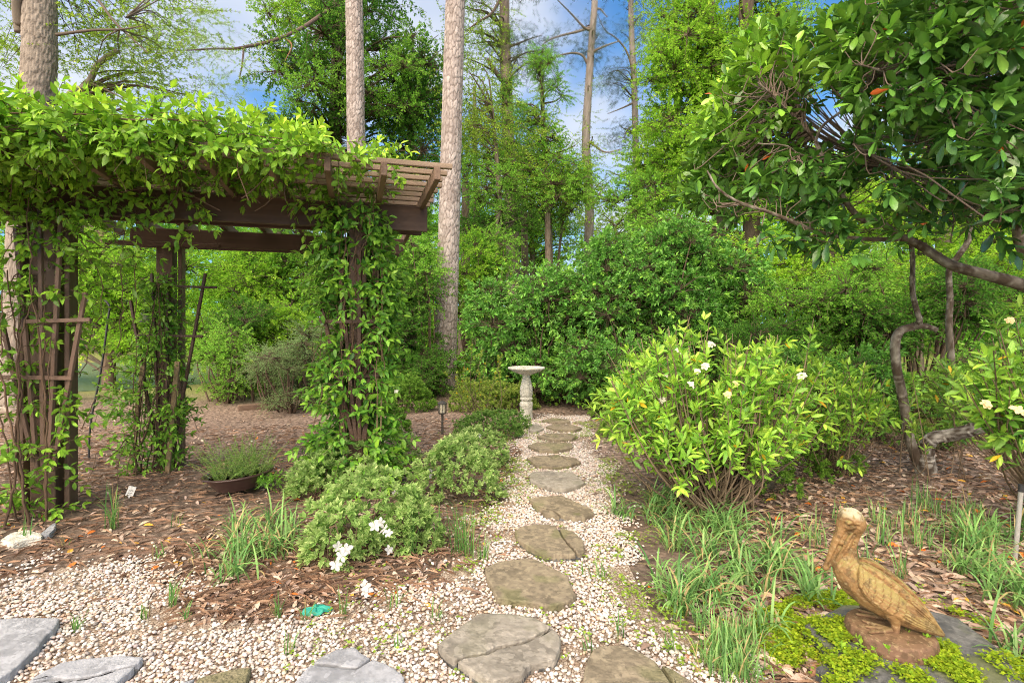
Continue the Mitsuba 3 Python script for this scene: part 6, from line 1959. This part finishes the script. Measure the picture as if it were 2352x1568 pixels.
p2 = q0[:, [0, 2]]
nrm = np.array(tm.vertex_normals)
dep = np.zeros(len(V))
for a, b, w, d in [((1150, 572), (1095, 596), .0075, .010), ((1095, 596), (1045, 680), .007, .012), ((1045, 680), (975, 805), .007, .011), ((1160, 550), (1075, 540), .007, .006), ((1140, 610), (1060, 730), .006, .007), ((1150, 630), (1075, 760), .006, .006)]:
    dep -= d * np.exp(-(seg_dist(p2, loc(*a), loc(*b)) / w) ** 2)
ey = loc(1098, 530)
de = np.linalg.norm(p2 - ey, axis=1)
dep += .007 * np.exp(-(de / .009) ** 2) - .007 * np.exp(-((de - .017) / .006) ** 2)
br = np.exp(-(np.linalg.norm(p2 - loc(1090, 820), axis=1) / .085) ** 2)
dep += br * .0022 * (meshkit.noise(np.c_[p2 @ np.array([[.8, .6], [-.6, .8]]).T * A(150, 40), q0[:, 1] * 40], 3) - .5) * 2
V = V + nrm * dep[:, None]
PEL = thing('pelican_statue', 'weathered terracotta pelican statue with pale crown standing on a round base', 'statue')
part(PEL, 'body', (V, np.array(tm.faces)), 'mat_terracotta', smooth=True)

# wings: shells with rows of scalloped feathers
low = spline(np.array([(1150, 850), (1165, 905), (1215, 985), (1300, 1050), (1400, 1115), (1500, 1175), (1600, 1220), (1712, 1262)]), 110)
upp = spline(np.array([(1150, 835), (1182, 792), (1270, 826), (1380, 900), (1490, 992), (1580, 1080), (1650, 1160), (1718, 1256)]), 110)
AX = np.array([(1092, 832, 84), (1150, 905, 104), (1240, 975, 108), (1340, 1040, 100), (1440, 1105, 80), (1540, 1170, 55), (1640, 1228, 26), (1700, 1258, 12)], float)
AXF = spline(AX, 200)


def body_r(x, y):
    d = np.hypot(AXF[:, 0] - x, AXF[:, 1] - y)
    k = int(d.argmin())
    return d[k] * u, AXF[k, 2] * u


for sg in (1, -1):
    ni, nj = 110, 52
    lift = 0 if sg > 0 else 26
    outer, inner = np.zeros((ni, nj, 3)), np.zeros((ni, nj, 3))
    for i in range(ni):
        s = i / (ni - 1)
        for j in range(nj):
            t = j / (nj - 1)
            x, y = low[i] * (1 - t) + (upp[i] - A(0, lift * math.sin(math.pi * min(1, s * 1.1)))) * t
            dd_, rb = body_r(x, y)
            rowp = s * 15 + .55 * abs(t - .35) * 2
            fr = rowp - math.floor(rowp)
            colp = t * 8 + (.5 if int(rowp) % 2 else 0)
            fc = abs(colp - math.floor(colp) - .5) * 2
            sc = .0085 * (fr * (1 - .35 * fc ** 2) - .4) if s < .60 else .010 * (.5 - abs(((t * 9) % 1) - .5) * 1.6) * (1 - .6 * s)
            edge = min(1, 9 * min(t, 1 - t))
            off = math.sqrt(max(rb * rb - dd_ * dd_, (.30 * rb) ** 2)) + np.interp(s, [0, .1, .6, 1], [.004, .017, .014, .004]) * (.55 + .45 * edge) + sc * edge
            outer[i, j] = PP(x, y, 0) + pn * sg * off
            inner[i, j] = PP(x, y, 0) + pn * sg * max(off - .035, .002)
    Vw = np.vstack([outer.reshape(-1, 3), inner.reshape(-1, 3)])
    i, j = np.meshgrid(np.arange(ni - 1), np.arange(nj - 1), indexing='ij')
    q4 = np.stack([i * nj + j, (i + 1) * nj + j, (i + 1) * nj + j + 1, i * nj + j + 1], -1).reshape(-1, 4)
    F = np.vstack([q4[:, [0, 1, 2]], q4[:, [0, 2, 3]]])
    N0 = ni * nj
    rim = [k for k in range(nj)] + [k * nj + nj - 1 for k in range(1, ni)] + [(ni - 1) * nj + k for k in range(nj - 2, -1, -1)] + [k * nj for k in range(ni - 2, 0, -1)]
    rf = []
    for a, b in zip(rim, rim[1:] + rim[:1]):
        rf += [(a, b, b + N0), (a, b + N0, a + N0)]
    Fw = np.vstack([F, F[:, ::-1] + N0, np.array(rf)])
    tw_ = trimesh.Trimesh(Vw, Fw, process=False)
    trimesh.repair.fix_normals(tw_)
    part(PEL, 'wing', (np.array(tw_.vertices), np.array(tw_.faces)), 'mat_terracotta', smooth=45)
# webbed feet
for sg in (1, -1):
    heel = PC + pd * (-.004 if sg > 0 else .018) + pn * sg * .050
    heel[2] = ROCKZ + .068
    fw = unit(pd * .9 + pn * sg * .18)
    sd = unit(pn * sg - (pn * sg @ fw) * fw)
    pts = [manifold3d.Manifold.batch_hull([ball(heel, .011, 10), ball(heel + fw * .098 + sd * o, .006, 10)]) for o in (-.045, .004, .050)]
    web = manifold3d.Manifold.batch_hull([ball(heel + A(0, 0, -.004), .006, 10)] + [ball(heel + fw * .084 + sd * o + A(0, 0, -.005), .0025, 10) for o in (-.04, .004, .045)])
    fm = manifold3d.Manifold.batch_boolean(pts + [web], manifold3d.OpType.Add).refine_to_length(.006).to_mesh()
    ft = trimesh.Trimesh(fm.vert_properties[:, :3], fm.tri_verts, process=True)
    trimesh.smoothing.filter_taubin(ft, iterations=6)
    part(PEL, 'foot', (np.array(ft.vertices), np.array(ft.faces)), 'mat_terracotta', smooth=True)
bp = spline(np.array([(.178, 0), (.180, .012), (.176, .03), (.171, .05), (.166, .060), (.155, .066), (.10, .068), (.001, .068)]), 40)
v, f = lathe(np.vstack([[(0, 0)], bp]), 60)
r = np.hypot(v[:, 0], v[:, 1])[:, None]
v = v * (1 + .02 * (meshkit.fbm(np.c_[v[:, :2] * 9, v[:, 2] * 9], 3, 12) - .5)[:, None] * A(1, 1, 0))
part(PEL, 'base', (v + A(PC[0], PC[1], ROCKZ - .006), f), 'mat_terracotta', smooth=50)
